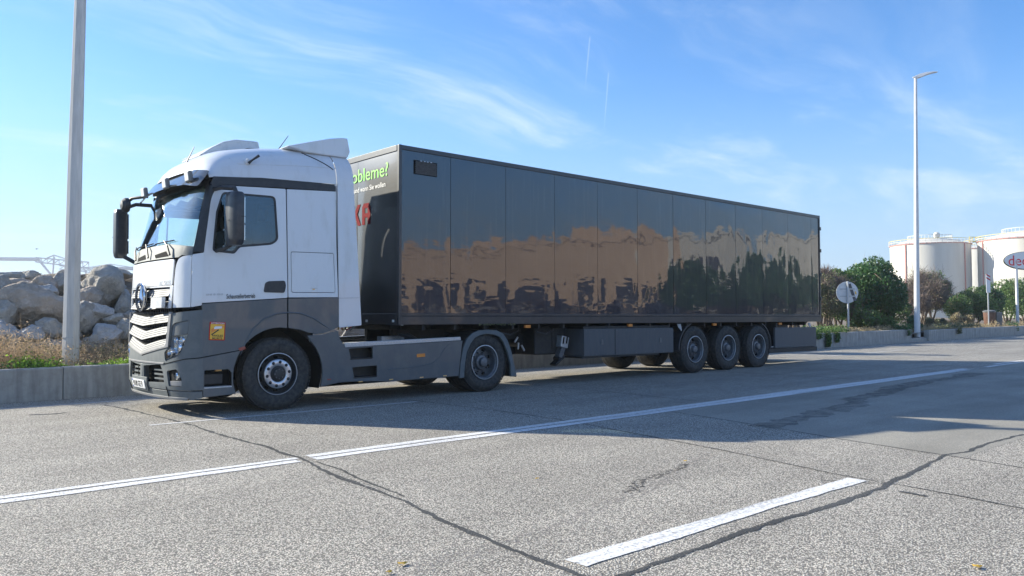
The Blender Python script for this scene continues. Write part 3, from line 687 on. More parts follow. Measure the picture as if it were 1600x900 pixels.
# oval company sign on two posts
ox, oy = 50.75, 5.5
os_ = root('oval_sign', (ox, oy, .45), 'white oval sign with red letters on thin posts at the right edge', 'sign')
c0 = Vector((ox, oy, 4.52))
disc(c0+fn*.0, fn, ft, 1.50, .58, .03, 56).build('outline', 'black_print', os_)
disc(c0+fn*.031+Vector((0, 0, .02)), fn, ft, 1.45, .535, .02, 56).build('board', 'white_print', os_)
text('lettering', 'dec', .92, lambda a, b, d: c0+fn*(.054+d)+ft*(-1.22+a)+Vector((0, 0, -.30+b)), 'sign_red', os_, d=.003, bold=.004, width=1.28)
for k in (-.62, 1.0):
    q = c0+ft*k-fn*.04; m_ = MB(); m_.tube([(q.x, q.y, .4), (q.x-.03, q.y, 4.6)], .085, 12); m_.build('post', 'pole_white', os_, smooth=True)
# ------------------------------------------------------------ storage tanks
def tank(x, y, r, h, dome, label, a0=0, base=-1.):
    t = root('storage_tank', (x, y, base), label, 'storage tank', 'white storage tanks beyond the bushes')
    m_ = MB(); n = 72; rings = 9
    m_.lathe((x, y, 0), [(r+(.03 if i % 2 else 0), base+(h-base)*i/rings) for i in range(rings+1)], n, 'z'); m_.build('shell', 'tank_white', t, smooth=True)
    m_ = MB(); m_.lathe((x, y, h), [(r, 0), (r*.75, dome*.45), (r*.4, dome*.85), (0, dome)], n, 'z'); m_.build('roof', 'tank_white', t, smooth=True)
    m_ = MB(); m_.lathe((x, y, h), [(r+.05, -.08), (r+.22, -.08), (r+.22, .10), (r+.05, .10)], n, 'z', True); m_.build('rim', 'tank_red', t)
    for zr in (.6, 1.1):
        m_ = MB(); m_.lathe((x, y, h), [(r+.2, zr), (r+.28, zr), (r+.28, zr+.09), (r+.2, zr+.09)], n, 'z', True); m_.build('guard_rail', 'tank_yellow' if zr > 1 else 'tank_rail', t)
    m_ = MB()
    for k in range(48):
        a = 2*pi*k/48; m_.box(x+(r+.24)*cos(a)-.05, x+(r+.24)*cos(a)+.05, y+(r+.24)*sin(a)-.05, y+(r+.24)*sin(a)+.05, h, h+1.15)
    for k in range(40):
        a = 2*pi*k/40; rr = r*.55; m_.box(x+rr*cos(a)-.05, x+rr*cos(a)+.05, y+rr*sin(a)-.05, y+rr*sin(a)+.05, h+dome*.6, h+dome*.7+1.0)
    m_.build('rail_posts', 'tank_rail', t)
    m_ = MB(); m_.lathe((x, y, h+dome*.7), [(r*.55, .9), (r*.55+.08, .9), (r*.55+.08, 1.0), (r*.55, 1.0)], n, 'z', True); m_.build('guard_rail', 'tank_rail', t)
    for a in a0:
        m_ = MB(); m_.obox((x+(r+.12)*cos(a), y+(r+.12)*sin(a), (h+base)/2), Matrix.Rotation(a, 3, 'Z'), .2, .26, h-base); m_.build('riser_pipe', 'tank_red', t)
    return t
ta = math.atan2(-69.4-10.7, -204.2-7.1)
tank(204.2, 69.4, 9.05, 17.9, 2.0, 'large white storage tank with red rim and roof railing, left of the group', [ta-.62, ta+.95])
tank(257.8, 75.4, 6.3, 20.0, 1.0, 'narrow pale tank standing back between the two big tanks', [math.atan2(-86, -265)-.5])
tank(212.2, 49.0, 11.6, 18.2, 2.6, 'large white storage tank cut by the right edge behind the oval sign', [ta-1.15])
gv = root('dome_vent', (201, 66.5, 19.6), 'small white ball vent on the roof of the left storage tank', 'vent')
m_ = MB(); m_.lathe((201, 66.5, 20.1), [(0, -.8), (.55, -.6), (.8, 0), (.55, .6), (0, .8)], 16, 'z'); m_.build('ball', 'tank_white', gv, smooth=True)
m_ = MB(); m_.tube([(201, 66.5, 18.9), (201, 66.5, 19.5)], .2, 8); m_.build('stub', 'tank_rail', gv)
cw = root('tank_walkway', (226, 66, 18), 'yellow roof gangway joining the left tank to the right tank', 'walkway')
def strut(m_, a, b, w): m_.tube([a, b], w, 4)
m_ = MB(); p0 = Vector((209, 62, 18.6)); p1 = Vector((213, 60.5, 19.2))
strut(m_, (207, 61.2, 18.5), (214, 60.0, 18.7), .25); strut(m_, (207, 61.2, 19.6), (214, 60.0, 19.8), .12)
for k in range(6): strut(m_, (207+1.4*k, 61.2-.24*k, 18.5), (207+1.4*k, 61.2-.24*k, 19.7), .09)
m_.build('gangway', 'tank_yellow', cw)
# ------------------------------------------------------------ port cranes, far left
def crane(label, P, segs, gr='ship-to-shore cranes in the harbour'):
    c = root('harbour_crane', P(0, 0), label, 'crane', gr)
    for nm, lst in segs:
        m_ = MB()
        for (a, b, w) in lst: strut(m_, P(*a), P(*b), w)
        m_.build(nm, 'crane_paint', c)
    return c
dv = Vector((.752, -.659, 0)); B0 = Vector((103.7, 693.5, 0))
def P1(s, z): q = B0+dv*s; return (q.x, q.y, z)
def truss(s0, s1, z0, z1, n, w):   # z pairs give lower chord at both ends and depth
    L = []
    for i in range(n):
        a = i/n; b = (i+1)/n; sa, sb = s0+(s1-s0)*a, s0+(s1-s0)*b
        la, lb = z0[0]+(z0[1]-z0[0])*a, z0[0]+(z0[1]-z0[0])*b; ta_, tb = z1[0]+(z1[1]-z1[0])*a, z1[0]+(z1[1]-z1[0])*b
        L += [((sa, la), (sb, lb), w), ((sa, ta_), (sb, tb), w), ((sa, la), (sb, tb), w*.7), ((sb, lb), (sb, tb), w*.6)]
    return L
crane('harbour crane with a long horizontal boom above the rocks at the far left', P1,
 [('boom', [((-40, 46.3), (28, 45.2), 1.3), ((-40, 45.3), (28, 44.2), .8)]),
  ('lattice', truss(26, 66, (43, 38), (46.2, 42.5), 9, .55)+[((28, 45), (38, 33), .9), ((40, 47), (38, 20), .8), ((50, 45), (50, 20), .8), ((33, 45), (40, 48), .6), ((40, 48), (58, 42), .5), ((38, 33), (62, 33), .8)]),
  ('legs', [((38, 33), (38, 0), 1.1), ((56, 38), (56, 0), 1.1), ((38, 30), (56, 38), .8), ((38, 20), (56, 20), .9)])])
crane('harbour crane with a pointed A-frame above the rocks beside the truck', P1,
 [('boom', [((70, 37.5), (100, 37.5), .9)]+truss(58, 100, (36.5, 36.5), (38.6, 38.6), 10, .35)),
  ('a_frame', [((78, 37), (82, 41), .5), ((82, 41), (86, 37), .5), ((82, 41), (66, 38.5), .35), ((82, 41), (98, 38.5), .35)]),
  ('legs', [((80, 38), (78, 0), .8), ((88, 38), (90, 0), .8), ((79, 18), (89, 18), .7)])])
crane('third harbour crane low behind the lamp post', P1,
 [('boom', truss(44, 74, (37.5, 34), (40, 37), 8, .4)), ('legs', [((50, 38), (50, 0), .8), ((64, 36), (64, 0), .8)])])
# gull
gb = root('flying_gull', (24.4, 154.8, 13.7), 'tiny gull gliding over the rocks left of the lamp post', 'bird')
g0 = Vector((24.4, 154.8, 13.72)); m_ = MB(); m_.tube([g0+dv*-.1, g0, g0+dv*.25], [.05, .09, .02], 8); m_.build('body', 'shutter', gb, smooth=True)
for s_ in (-1, 1):
    m_ = MB(); a = Vector((.66, .75, 0))*s_; q = [g0+dv*.06, g0+dv*-.08, g0+a*.3+dv*-.1*1+Vector((0, 0, .12)), g0+a*.62+dv*.1+Vector((0, 0, .05))]
    m_.add([tuple(p) for p in q]+[tuple(p+Vector((0, 0, .02))) for p in q], [(0, 1, 2, 3), (7, 6, 5, 4), (0, 4, 5, 1), (1, 5, 6, 2), (2, 6, 7, 3), (3, 7, 4, 0)]); m_.build('wing', 'shutter', gb)

# ------------------------------------------------------------ haze
m_ = MB(); m_.box(-950, 1350, -950, 1350, -1.2, 62)
hz_ = m_.mesh('haze'); ho = bpy.data.objects.new('haze', hz_); COL.objects.link(ho); ho['kind'] = 'stuff'
hm = bpy.data.materials.new('haze'); hm.use_nodes = True; hm.node_tree.nodes.clear()
_o = hm.node_tree.nodes.new('ShaderNodeOutputMaterial'); _v = hm.node_tree.nodes.new('ShaderNodeVolumePrincipled')
_v.inputs['Color'].default_value = (.82, .90, .95, 1); _v.inputs['Density'].default_value = HAZE; _v.inputs['Anisotropy'].default_value = .2
hm.node_tree.links.new(_v.outputs[0], _o.inputs['Volume']); hz_.materials.append(hm)
# ------------------------------------------------------------ tractor unit
TR = root('tractor_unit', (-2.0, 1.25, 0), 'white and dark grey lorry cab with louvred front, coupled to the black box trailer', 'truck')
def itp(z, T):
    if z <= T[0][0]: return T[0][1]
    for a, b in zip(T, T[1:]):
        if z <= b[0]: return a[1]+(b[1]-a[1])*(z-a[0])/(b[0]-a[0])
    return T[-1][1]
XS = [(.2,-3.12),(.5,-3.14),(1.5,-3.15),(2.2,-3.11),(3.1,-2.98),(3.4,-2.86)]
XF = [(.2,-3.42),(.4,-3.49),(.8,-3.50),(1.5,-3.46),(2.1,-3.44),(3.1,-3.12),(3.4,-2.98)]
YS = [(.2,.0),(1.6,.0),(3.2,.06),(3.5,.08)]
def gq(u): u = min(abs(u), 1.); return .38*u*u+.62*(1-(1-u**7)**.5)
US = [1-(1-k/159)**2.5 for k in range(160)]
SS = [0.]; q_ = [(-3.48+.34*gq(u), 1.25*u) for u in US]
for a, b in zip(q_, q_[1:]): SS.append(SS[-1]+math.dist(a, b))
SM = SS[-1]
def F(s, z, d=0.):
    xs = itp(z, XS); xf = itp(z, XF); hw = 1.25-itp(z, YS); sg = 1 if s >= 0 else -1; t = abs(s)
    if t >= SM: return Vector((xs+(t-SM), 1.25+sg*(hw+d), z))
    def p(t):
        u = float(np.interp(t, SS, US)); return Vector((xf+(xs-xf)*gq(u), 1.25+sg*hw*u))
    a = p(max(t-.012, 0)); b = p(min(t+.012, SM)); q = p(t); tg = (b-a).normalized()
    if t < .012: tg = Vector((0, sg))
    if t > SM-.03:
        k = (t-SM+.03)/.03; tg = (tg*(1-k)+Vector((1, 0))*k).normalized()
    n = Vector((-abs(tg.y), sg*abs(tg.x)))
    q = q+n*d; return Vector((q.x, q.y, z))
def near(a, b, d=0.): return Vector((a, itp(b, YS)-d, b))
def far(a, b, d=0.): return Vector((a, 2.5-itp(b, YS)+d, b))
def root_part(name, loc, parent):
    o = bpy.data.objects.new(name, None); COL.objects.link(o); o.empty_display_size = .1; o.parent = parent; o.location = Vector(loc)-org(parent); return o
def sym(poly): return [(-a, b) for a, b in poly]
# --- front skin
FR = .11
panel('hood', rp([(-.90,2.11),(-.87,1.76),(.87,1.76),(.90,2.11)], .03), F, 'white_paint', TR, res=FR, t=.02)
panel('upper_grille_surround', [(-.90,1.755),(-.86,1.45),(.86,1.45),(.90,1.755)], F, 'white_paint', TR, res=FR, t=.02,
      holes=[[(-.82,1.735),(-.79,1.475),(.79,1.475),(.82,1.735)]])
panel('grille_mesh', [(-.86,1.74),(-.82,.92),(0,.78),(.82,.92),(.86,1.74)], F, 'black_void', TR, res=FR, t=.01, d0=-.07, bevel=0)
m_ = MB()
for k in range(26):
    s = -.78+.0624*k; m_.tube([F(s, .9, -.05), F(s, 1.7, -.05)], .004, 4)
for k in range(14):
    m_.tube([F(-.8+.1*j, .95+k*.055, -.05) for j in range(17)], .004, 4)
m_.build('grille_wire', 'mirror_plastic', TR)
def louver(w, zt, zb, v, name='louver', material='silver_paint', w2=None):
    w2 = w2 or w
    top = [(w*(1-k/8.)*1., zt - v*(1-abs(1-k/8.))) for k in range(17)]
    bot = [(w2*(1-k/8.)*1., zb - v*(1-abs(1-k/8.))) for k in range(17)]
    def mp(s, z, d):
        h = (zt - v*(1-min(1, abs(s)/w)) - z)/(zt-zb); return F(s, z, d-.03+.045*h)
    me = panel_mesh(top+bot[::-1], mp, .018, (), .06); me.name = name
    o = link(name, me, material, TR, bevel=.003)
    m_ = MB()                        # fine pressed ribs on each louver
    for j in range(1, 4):
        z0 = zt-(zt-zb)*j/4.
        m_.tube([mp(w*.96*(1-k/8.), z0 - v*(1-abs(1-k/8.)), .001) for k in range(17)], .0035, 4)
    me2 = m_.mesh('louver_rib'); link('louver_rib', me2, 'mirror_plastic', o)
louver(.81, 1.725, 1.615, .015); louver(.80, 1.545, 1.455, .02)
louver(.83, 1.385, 1.265, .055); louver(.80, 1.215, 1.10, .085); louver(.78, 1.05, .935, .115)
def chev(w0, z0, w1, z1, v0, v1): 
    return [(w0, z0), (0, z0-v0), (-w0, z0), (-w1, z1), (0, z1-v1), (w1, z1)]
panel('grille_frame', [(-.90,1.40),(-.86,.93),(0,.80),(.86,.93),(.90,1.40),(.845,1.40),(.80,.955),(0,.835),(-.80,.955),(-.845,1.40)], F, 'silver_paint', TR, res=FR, t=.03, d0=.012, bevel=.006)
# emblem: ring with a three-pointed star
EM = F(0, 1.615, .06)
m_ = MB(); m_.lathe(EM, [(.165,.0),(.195,.004),(.202,-.012),(.192,-.03),(.165,-.03)], 48, 'x', True); emb = m_.build('emblem', 'chrome', TR, smooth=True)
m_ = MB()
for k in range(3):
    a = pi/2+2*pi*k/3; tip = EM+Vector((0, .17*cos(a), .17*sin(a)))
    l = EM+Vector((0, .035*cos(a+pi/3), .035*sin(a+pi/3))); r_ = EM+Vector((0, .035*cos(a-pi/3), .035*sin(a-pi/3))); c_ = EM+Vector((-.03, 0, 0))
    m_.add([tip, l, r_, c_], [(0, 1, 3), (0, 3, 2), (0, 2, 1)])
m_.build('star', 'chrome', emb)
m_ = MB(); m_.lathe(EM+Vector((.02, 0, 0)), [(0,0),(.17,0),(.17,.01),(0,.01)], 40, 'x'); m_.build('emblem_back', 'black_plastic', emb)
panel('sensor_box', rp([(-.76,1.60),(-.42,1.60),(-.42,1.455),(-.76,1.455)], .01), lambda a, b, d: F(a, b, d), 'white_dirty', TR, t=.05, d0=.075, bevel=.008, res=.1)
text('lettering', 'ACTROS', .085, lambda a, b, d: F(-(.50+a), 1.765+b, d), 'dull_alu', TR, d=.004, bold=.001)
# --- lower bumper
bo = [(-SM-.03,.36),(-SM-.03,1.425),(-.96,1.385),(-.905,1.375),(-.87,.95),(0,.785),(.87,.95),(.905,1.375),(.96,1.385),(SM+.03,1.425),(SM+.03,.36)]
hl = [(-.755,.86),(-.86,.92),(-.905,1.20),(-.96,1.25),(-1.235,1.29),(-1.21,1.10),(-1.16,.95),(-1.07,.81),(-.79,.735)]
lw = [(-.05,.655),(-.655,.69),(-.735,.56),(-.75,.45),(-.05,.43)]
lw2 = [(.05,.655),(.655,.69),(.735,.56),(.75,.45),(.05,.43)]
fg = rp([(-.82,.61),(-1.04,.64),(-1.13,.50),(-1.12,.41),(-.86,.405)], .03, 3)
panel('bumper', bo, F, 'grey_plastic', TR, t=.03, res=.09, holes=[rp(hl, .03, 3), rp(sym(hl)[::-1], .03, 3), rp(lw, .02, 3), rp(lw2[::-1], .02, 3), fg, sym(fg)[::-1]], bevel=.006)
panel('bumper_lip', [(-SM-.02,.345),(SM+.02,.345),(SM+.02,.255),(1.0,.235),(-1.0,.235),(-SM-.02,.255)], F, 'grey_plastic', TR, t=.05, res=.1, d0=-.005, bevel=.01)
panel('lip_strip', [(-1.20,.262),(.98,.262),(.95,.225),(-1.16,.225)], F, 'silver_paint', TR, t=.05, res=.1, d0=.006, bevel=.006)
panel('intake_back', [(-.8,.7),(.8,.7),(.8,.38),(-.8,.38)], F, 'black_void', TR, t=.01, res=.2, d0=-.12, bevel=0)
for zz in (.50, .56, .62):
    for s0, s1 in ((-.72, -.33), (.08, .34), (.40, .72)):
        panel('intake_slat', [(s0, zz), (s1, zz), (s1, zz-.022), (s0, zz-.022)], F, 'grey_plastic', TR, t=.03, res=.15, d0=-.05)
panel('intake_frame', [(-.78,.72),(.78,.72),(.74,.695),(-.74,.695)], F, 'silver_paint', TR, t=.02, res=.12, d0=.012, bevel=.004)
# bumper joints
for pts in ([(-.77,.70),(-1.19,.775),(-1.40,.79)], [(-.80,.40),(-.79,.25)]):
    for sg in (1, -1):
        m_ = MB(); m_.tube([F(sg*a, b, .0) for a, b in sum([[(p[0]+(q[0]-p[0])*k/5, p[1]+(q[1]-p[1])*k/5) for k in range(6)] for p, q in zip(pts, pts[1:])], [])], .006, 6); m_.build('joint_seam', 'black_void', TR)
for sg in (1, -1):
    S_ = lambda poly: poly if sg == 1 else sym(poly)[::-1]
    lampb = panel('headlight', [(a, b) for a, b in S_([(-.74,.70),(-.74,1.3),(-1.28,1.3),(-1.2,.70)])], F, 'lamp_silver', TR, t=.01, res=.12, d0=-.06, bevel=0)
    panel('lamp_cover', rp(S_([(-.865,1.075),(-.90,1.20),(-.96,1.245),(-1.23,1.285),(-1.20,1.10)]), .02, 3), F, 'grey_paint', lampb, t=.02, res=.08, d0=-.012, bevel=.004)
    panel('lens', rp(S_([(-.765,.86),(-.862,.93),(-.88,1.06),(-1.195,1.085),(-1.155,.95),(-1.07,.82),(-.79,.74)]), .03, 3), F, 'glass_lamp', lampb, t=.004, res=.08, d0=-.010, bevel=0)
    for (a, b, r) in ((-.875,.86,.07),(-1.03,.92,.085),(-1.0,1.02,.045),(-1.12,1.02,.05)):
        c = F(sg*a, b, -.045); m_ = MB(); m_.lathe(c, [(.0,.035),(r*.45,.03),(r*.8,.005),(r,-.035),(r*1.08,-.035),(r*1.08,.04)], 20, 'x'); m_.build('reflector', 'chrome', lampb, smooth=True)
    panel('lamp_bezel', S_([(-.76,.80),(-1.15,.88),(-1.06,.80),(-.79,.735)]), F, 'silver_paint', lampb, t=.02, res=.08, d0=-.05)
    fb = panel('fog_lamp', S_([(-.80,.65),(-1.15,.65),(-1.15,.39),(-.80,.39)]), F, 'black_plastic', TR, t=.01, res=.1, d0=-.08, bevel=0)
    c = F(-1.0*sg, .545, -.03); m_ = MB(); m_.lathe(c, [(0,-.015),(.04,-.012),(.052,.0),(.055,.03)], 18, 'x'); m_.build('reflector', 'chrome', fb, smooth=True)
    panel('fog_step', S_([(-.87,.475),(-1.12,.485),(-1.11,.415),(-.88,.415)]), F, 'silver_paint', fb, t=.03, res=.1, d0=-.012, bevel=.006)
    # corner panel beside the hood
    panel('corner_panel', rp(S_([(-.915,1.455),(-.92,1.80),(-.945,2.02),(-1.0,2.11),(-1.06,2.14),(-1.22,2.155),(-1.24,1.46)]), [.01,.01,.05,.05,.05,.01,.01], 3), F, 'white_paint', TR, t=.02, res=.08)
    panel('wind_deflector', rp(S_([(-1.255,1.46),(-1.235,2.16),(-SM-.015,2.19),(-SM-.015,1.485)]), .01, 2), F, 'white_paint', TR, t=.03, res=.07, d0=.014, bevel=.006)
    panel('corner_seam', S_([(-.90,1.44),(-.90,1.452),(-SM-.02,1.478),(-SM-.02,1.43)]), F, 'black_void', TR, t=.01, res=.08, d0=-.012, bevel=0)
    panel('windscreen_pillar', S_([(-1.225,2.20),(-1.205,3.10),(-SM-.10,3.14),(-SM-.03,2.20)]), F, 'black_plastic', TR, t=.03, res=.08, d0=-.004)
# plate
pn = panel('number_plate', rp([(.41,.455),(-.16,.455),(-.16,.335),(.41,.335)], .008), F, 'white_print', TR, t=.01, res=.1, d0=.035, bevel=.002)
panel('plate_band', [(.405,.45),(.36,.45),(.36,.34),(.405,.34)], F, 'blue_print', pn, t=.002, d0=.0372, bevel=0)
text('plate_text', 'HAM GE 9', .115, lambda a, b, d: F(.345-a, .357+b, d), 'black_print', pn, d=.0375, bold=.002, xs=.86)
panel('plate_holder', [(.46,.50),(-.24,.50),(-.20,.30),(.46,.30)], F, 'grey_plastic', TR, t=.02, res=.1, d0=.022, bevel=.006)
m_ = MB(); m_.box(-3.50, -3.40, 1.24, 1.33, .44, .68); m_.build('tow_cover', 'grey_plastic', TR, bevel=.01)
# --- windscreen, cowl, visor
panel('cowl', [(-1.22,2.13),(-1.05,2.16),(-.98,2.13),(.98,2.13),(1.05,2.16),(1.22,2.13),(1.22,2.27),(.6,2.335),(-.6,2.335),(-1.22,2.27)], F, 'grey_plastic', TR, t=.02, res=.1, d0=.0)
for s0 in (-.72, .12):
    panel('cowl_vent', rp([(s0,2.16),(s0+.42,2.15),(s0+.50,2.20),(s0+.12,2.235)], .02, 3), F, 'black_void', TR, t=.01, res=.1, d0=.004, bevel=0)
panel('windscreen', rp([(-1.21,2.275),(-.6,2.34),(.6,2.34),(1.21,2.275),(1.19,3.12),(-1.19,3.12)], .05, 4), F, 'glass_clear', TR, t=.006, res=.12, d0=-.004, bevel=0)
panel('windscreen_band', [(-1.20,3.085),(1.20,3.085),(1.20,3.20),(-1.20,3.20)], F, 'black_plastic', TR, t=.01, res=.12, d0=-.02, bevel=0)
panel('sun_visor', rp([(-1.26,3.07),(-.9,3.13),(-.3,3.17),(.3,3.17),(.9,3.13),(1.26,3.07),(1.29,3.30),(.9,3.36),(.3,3.405),(-.3,3.405),(-.9,3.36),(-1.29,3.30)], .04, 3),
      lambda s, z, d: F(s, z, .09+.08*(3.40-z)/.3+d), 'smoke_grey', TR, t=.008, res=.1, bevel=.003)
for s in (.95, -.16, -.98):
    c = F(s, 3.235, .185); m_ = MB(); M = Matrix.Rotation(-.12, 3, 'Y')
    m_.obox(c, M, .06, .17, .15); w_ = m_.build('work_lamp', 'silver_paint', TR, bevel=.02)
    m_ = MB(); m_.obox(c+Vector((-.032, 0, 0)), M, .008, .135, .12); m_.build('lens', 'white_dirty', w_, bevel=.01)
def wiper(s0, dr):
    m_ = MB(); m_.tube([F(s0, 2.17, .03), F(s0+dr*.10, 2.30, .055), F(s0+dr*.30, 2.385, .04)], [.016, .012, .008], 6); a = m_.build('wiper', 'black_plastic', TR)
    m_ = MB(); m_.tube([F(s0+dr*(.02+.09*k), 2.375-.002*k, .018) for k in range(8)], .009, 5); m_.build('wiper_blade', 'black_void', a)
wiper(-.80, 1); wiper(-.05, 1); wiper(.62, 1)
# front grab arm and close-range mirrors at the far corner
m_ = MB(); m_.tube([F(.95,3.18,.12), F(1.12,3.16,.30), F(1.20,3.10,.36)], .025, 8); m_.build('mirror_arm', 'black_plastic', TR, smooth=True)
cm = F(1.18, 3.06, .36); m_ = MB(); m_.lathe(cm, [(0,-.07),(.07,-.06),(.11,-.02),(.115,.03),(.10,.05),(0,.05)], 24, 'x'); fm = m_.build('front_mirror', 'black_plastic', TR, smooth=True)
# --- doors and side skins, near side then far side
win = rp([(-2.985,2.21),(-2.93,2.75),(-2.84,3.035),(-2.07,3.045),(-2.035,2.42),(-2.13,2.345),(-2.60,2.285),(-2.68,2.19)], [.05,.0,.06,.07,.06,.06,.03,.03], 4)
glassp = rp([(-2.955,2.24),(-2.90,2.75),(-2.825,3.01),(-2.095,3.02),(-2.065,2.43),(-2.14,2.375),(-2.62,2.315),(-2.70,2.225)], [.04,.0,.05,.05,.05,.05,.02,.02], 4)
for mp, sd in ((near, 1), (far, -1)):
    dr = panel('door', rp([(-3.135,1.515),(-3.095,2.21),(-2.99,2.95),(-2.90,3.12),(-1.915,3.165),(-1.91,1.595)], [.02,.1,.1,.08,.02,.02], 4), mp, 'white_paint', TR, t=.03, holes=[win], bevel=.005)
    panel('window_frame', win, mp, 'black_plastic', dr, t=.02, holes=[glassp], d0=-.004, bevel=.003)
    panel('window_glass', glassp, mp, 'glass_side' if sd == 1 else 'glass_clear', dr, t=.005, d0=-.012, bevel=0)
    panel('quarter_bar', [(-2.80,2.28),(-2.78,3.02),(-2.755,3.02),(-2.775,2.28)], mp, 'black_plastic', dr, t=.012, d0=-.006, bevel=0)
    panel('window_tint', [(-2.82,3.01),(-2.095,3.02),(-2.09,2.92),(-2.86,2.91)], mp, 'black_plastic', dr, t=.003, d0=-.020, bevel=0)
    h = panel('door_handle', rp([(-2.27,1.67),(-2.245,1.80),(-2.20,1.825),(-1.95,1.84),(-1.935,1.76),(-1.96,1.665)], .03, 4), mp, 'black_plastic', dr, t=.02, d0=.012, bevel=.008)
    panel('sleeper_panel', rp([(-1.895,1.60),(-1.895,3.165),(-1.125,3.205),(-1.10,1.61)], .01, 2), mp, 'white_paint', TR, t=.03, bevel=.005,
          holes=[rp([(-1.85,1.67),(-1.85,2.262),(-1.16,2.27),(-1.145,1.675)], .03, 4)])
    hp_ = panel('locker_hatch', rp([(-1.843,1.677),(-1.843,2.255),(-1.167,2.263),(-1.152,1.682)], .028, 4), mp, 'white_paint', TR, t=.02, d0=.001, bevel=.004)
    panel('hatch_badge', [(-1.56,1.735),(-1.56,1.742),(-1.44,1.742),(-1.44,1.735)], mp, 'dull_alu', hp_, t=.003, d0=.004, bevel=0)
    panel('hatch_badge', [(-1.52,1.715),(-1.52,1.732),(-1.48,1.732),(-1.48,1.715)], mp, 'amber_small', hp_, t=.003, d0=.004, bevel=0)
    panel('side_inner', [(-3.11,1.50),(-3.0,3.2),(-1.06,3.3),(-1.06,1.16),(-1.9,1.18),(-3.1,1.4)], mp, 'black_void', TR, t=.01, d0=-.035, bevel=0,
          holes=[win])
    panel('side_band', [(-3.0,3.125),(-2.955,3.235),(-2.3,3.285),(-1.10,3.315),(-1.10,3.21),(-2.0,3.175),(-2.90,3.128)], mp, 'black_plastic', TR, t=.03, d0=-.004, bevel=.003)
    # grey lower door / entry, with the wheel arch cut out
    AC = (-2.03, .50)
    arc = lambda a0, a1, r, n=14: [(AC[0]+r*cos(R(a0+(a1-a0)*k/n)), AC[1]+r*sin(R(a0+(a1-a0)*k/n))) for k in range(n+1)]
    panel('lower_door', [(-3.125,1.505),(-1.915,1.585)]+[(-1.915,1.165)]+arc(80, 146, .67)+[(-3.10,.80),(-3.115,.80)], mp, 'grey_paint', TR, t=.03, bevel=.005)
    panel('entry_panel', [(-3.115,.785)]+[(-2.595,.865)]+arc(148, 188, .67, 6)+[(-2.66,.28),(-3.10,.26)], mp, 'grey_paint', TR, t=.03, bevel=.006,
          holes=[rp([(-3.09,.62),(-2.76,.62),(-2.715,.57),(-2.715,.375),(-3.09,.375)], .015, 3)])
    m_ = MB(); y0, y1 = (.03, .34) if sd == 1 else (2.16, 2.47)
    m_.box(-3.11, -2.70, y0+.1 if sd == 1 else y0, y1 if sd == 1 else y1-.1, .36, .64); m_.build('step_well', 'black_void', TR)
    if sd == 1:
        m_ = MB(); m_.box(-3.09, -2.715, .0, .12, .375, .395); m_.build('entry_step', 'dull_alu', TR, bevel=.003)
        m_ = MB(); m_.box(-2.90, -2.82, .095, .13, .595, .615); m_.build('step_light', 'amber_small', TR)
        m_ = MB(); m_.box(-3.06, -2.80, .10, .13, .42, .56); m_.build('step_riser', 'black_plastic', TR, bevel=.01)
    panel('sleeper_skirt', [(-1.895,1.585),(-1.085,1.605),(-1.085,1.17),(-1.20,1.12),(-1.36,1.075),(-1.46,1.07),(-1.58,1.09),(-1.70,1.13)]+[(-1.895,1.165)], mp, 'grey_paint', TR, t=.03, bevel=.005)
    # raised flare above the arch
    lip = [(-2.60,.80),(-2.53,.97),(-2.42,1.16),(-2.26,1.30),(-2.08,1.365),(-1.90,1.385),(-1.70,1.37),(-1.50,1.30),(-1.34,1.20),(-1.22,1.13)]
    m_ = MB(); m_.tube([mp(a, b, .0) for a, b in lip], [.004]+[.012]*8+[.004], 8); m_.build('arch_flare', 'grey_paint', TR, smooth=True)
    # dark liner of the wheel arch
    def liner(k, j): a = R(-20+220*k/16.); return (AC[0]+.665*cos(a), (.02+.5*j) if sd == 1 else 2.48-.5*j, AC[1]+.665*sin(a))
    m_ = MB(); m_.grid(liner, list(range(17)), [0, 1]); m_.build('wheel_arch', 'black_void', TR)
    panel('side_marker', [(-2.63,.90),(-2.54,.925),(-2.52,.885),(-2.61,.86)], mp, 'red_lens', TR, t=.01, d0=.008)
    # step unit and long skirt
    st1 = [(-.92,.835),(-.50,.85),(-.50,.675),(-.88,.665)]; st2 = [(-.86,.55),(-.42,.56),(-.42,.39),(-.82,.38)]
    arc2 = arc(52, -18, .675, 10)
    panel('side_skirt', [(-1.39,.29),(1.17,.31),(1.20,.55),(1.24,.80),(1.26,.90),(-.97,.855),(-1.08,1.0),(-1.10,1.11),(-1.36,1.055),(-1.60,1.045)]+arc2[1:], mp, 'grey_paint', TR, t=.03, bevel=.006,
          holes=[rp(st1[::-1], .012, 2), rp(st2[::-1], .012, 2)])
    for q in (st1, st2):
        m_ = MB(); x0, x1 = q[0][0], q[1][0]; z0, z1 = q[2][1]-.01, q[0][1]+.01
        ya, yb = (.03, .30) if sd == 1 else (2.20, 2.47)
        m_.box(x0-.02, x1+.04, ya+.15 if sd == 1 else ya, yb if sd == 1 else yb-.15, z0-.02, z1+.02); m_.build('step_recess', 'chassis_black', TR)
        if sd == 1:
            m_ = MB(); m_.box(x0+.02, x1-.005, .0, .20, z0-.0, z0+.02); m_.build('step_tread', 'chassis_black', TR)
    m_ = MB(); ya, yb = (-.006, .10) if sd == 1 else (2.40, 2.506)
    m_.add([(-.98,ya,.858),(1.22,ya,.905),(1.22,yb,.905),(-.98,yb,.858),(-1.0,ya,.925),(1.21,ya,.965),(1.21,yb,.965),(-1.0,yb,.925)], [(0,3,2,1),(4,5,6,7),(0,1,5,4),(1,2,6,5),(2,3,7,6),(3,0,4,7)])
    sk = m_.build('skirt_top_rail', 'dull_alu', TR, bevel=.006)
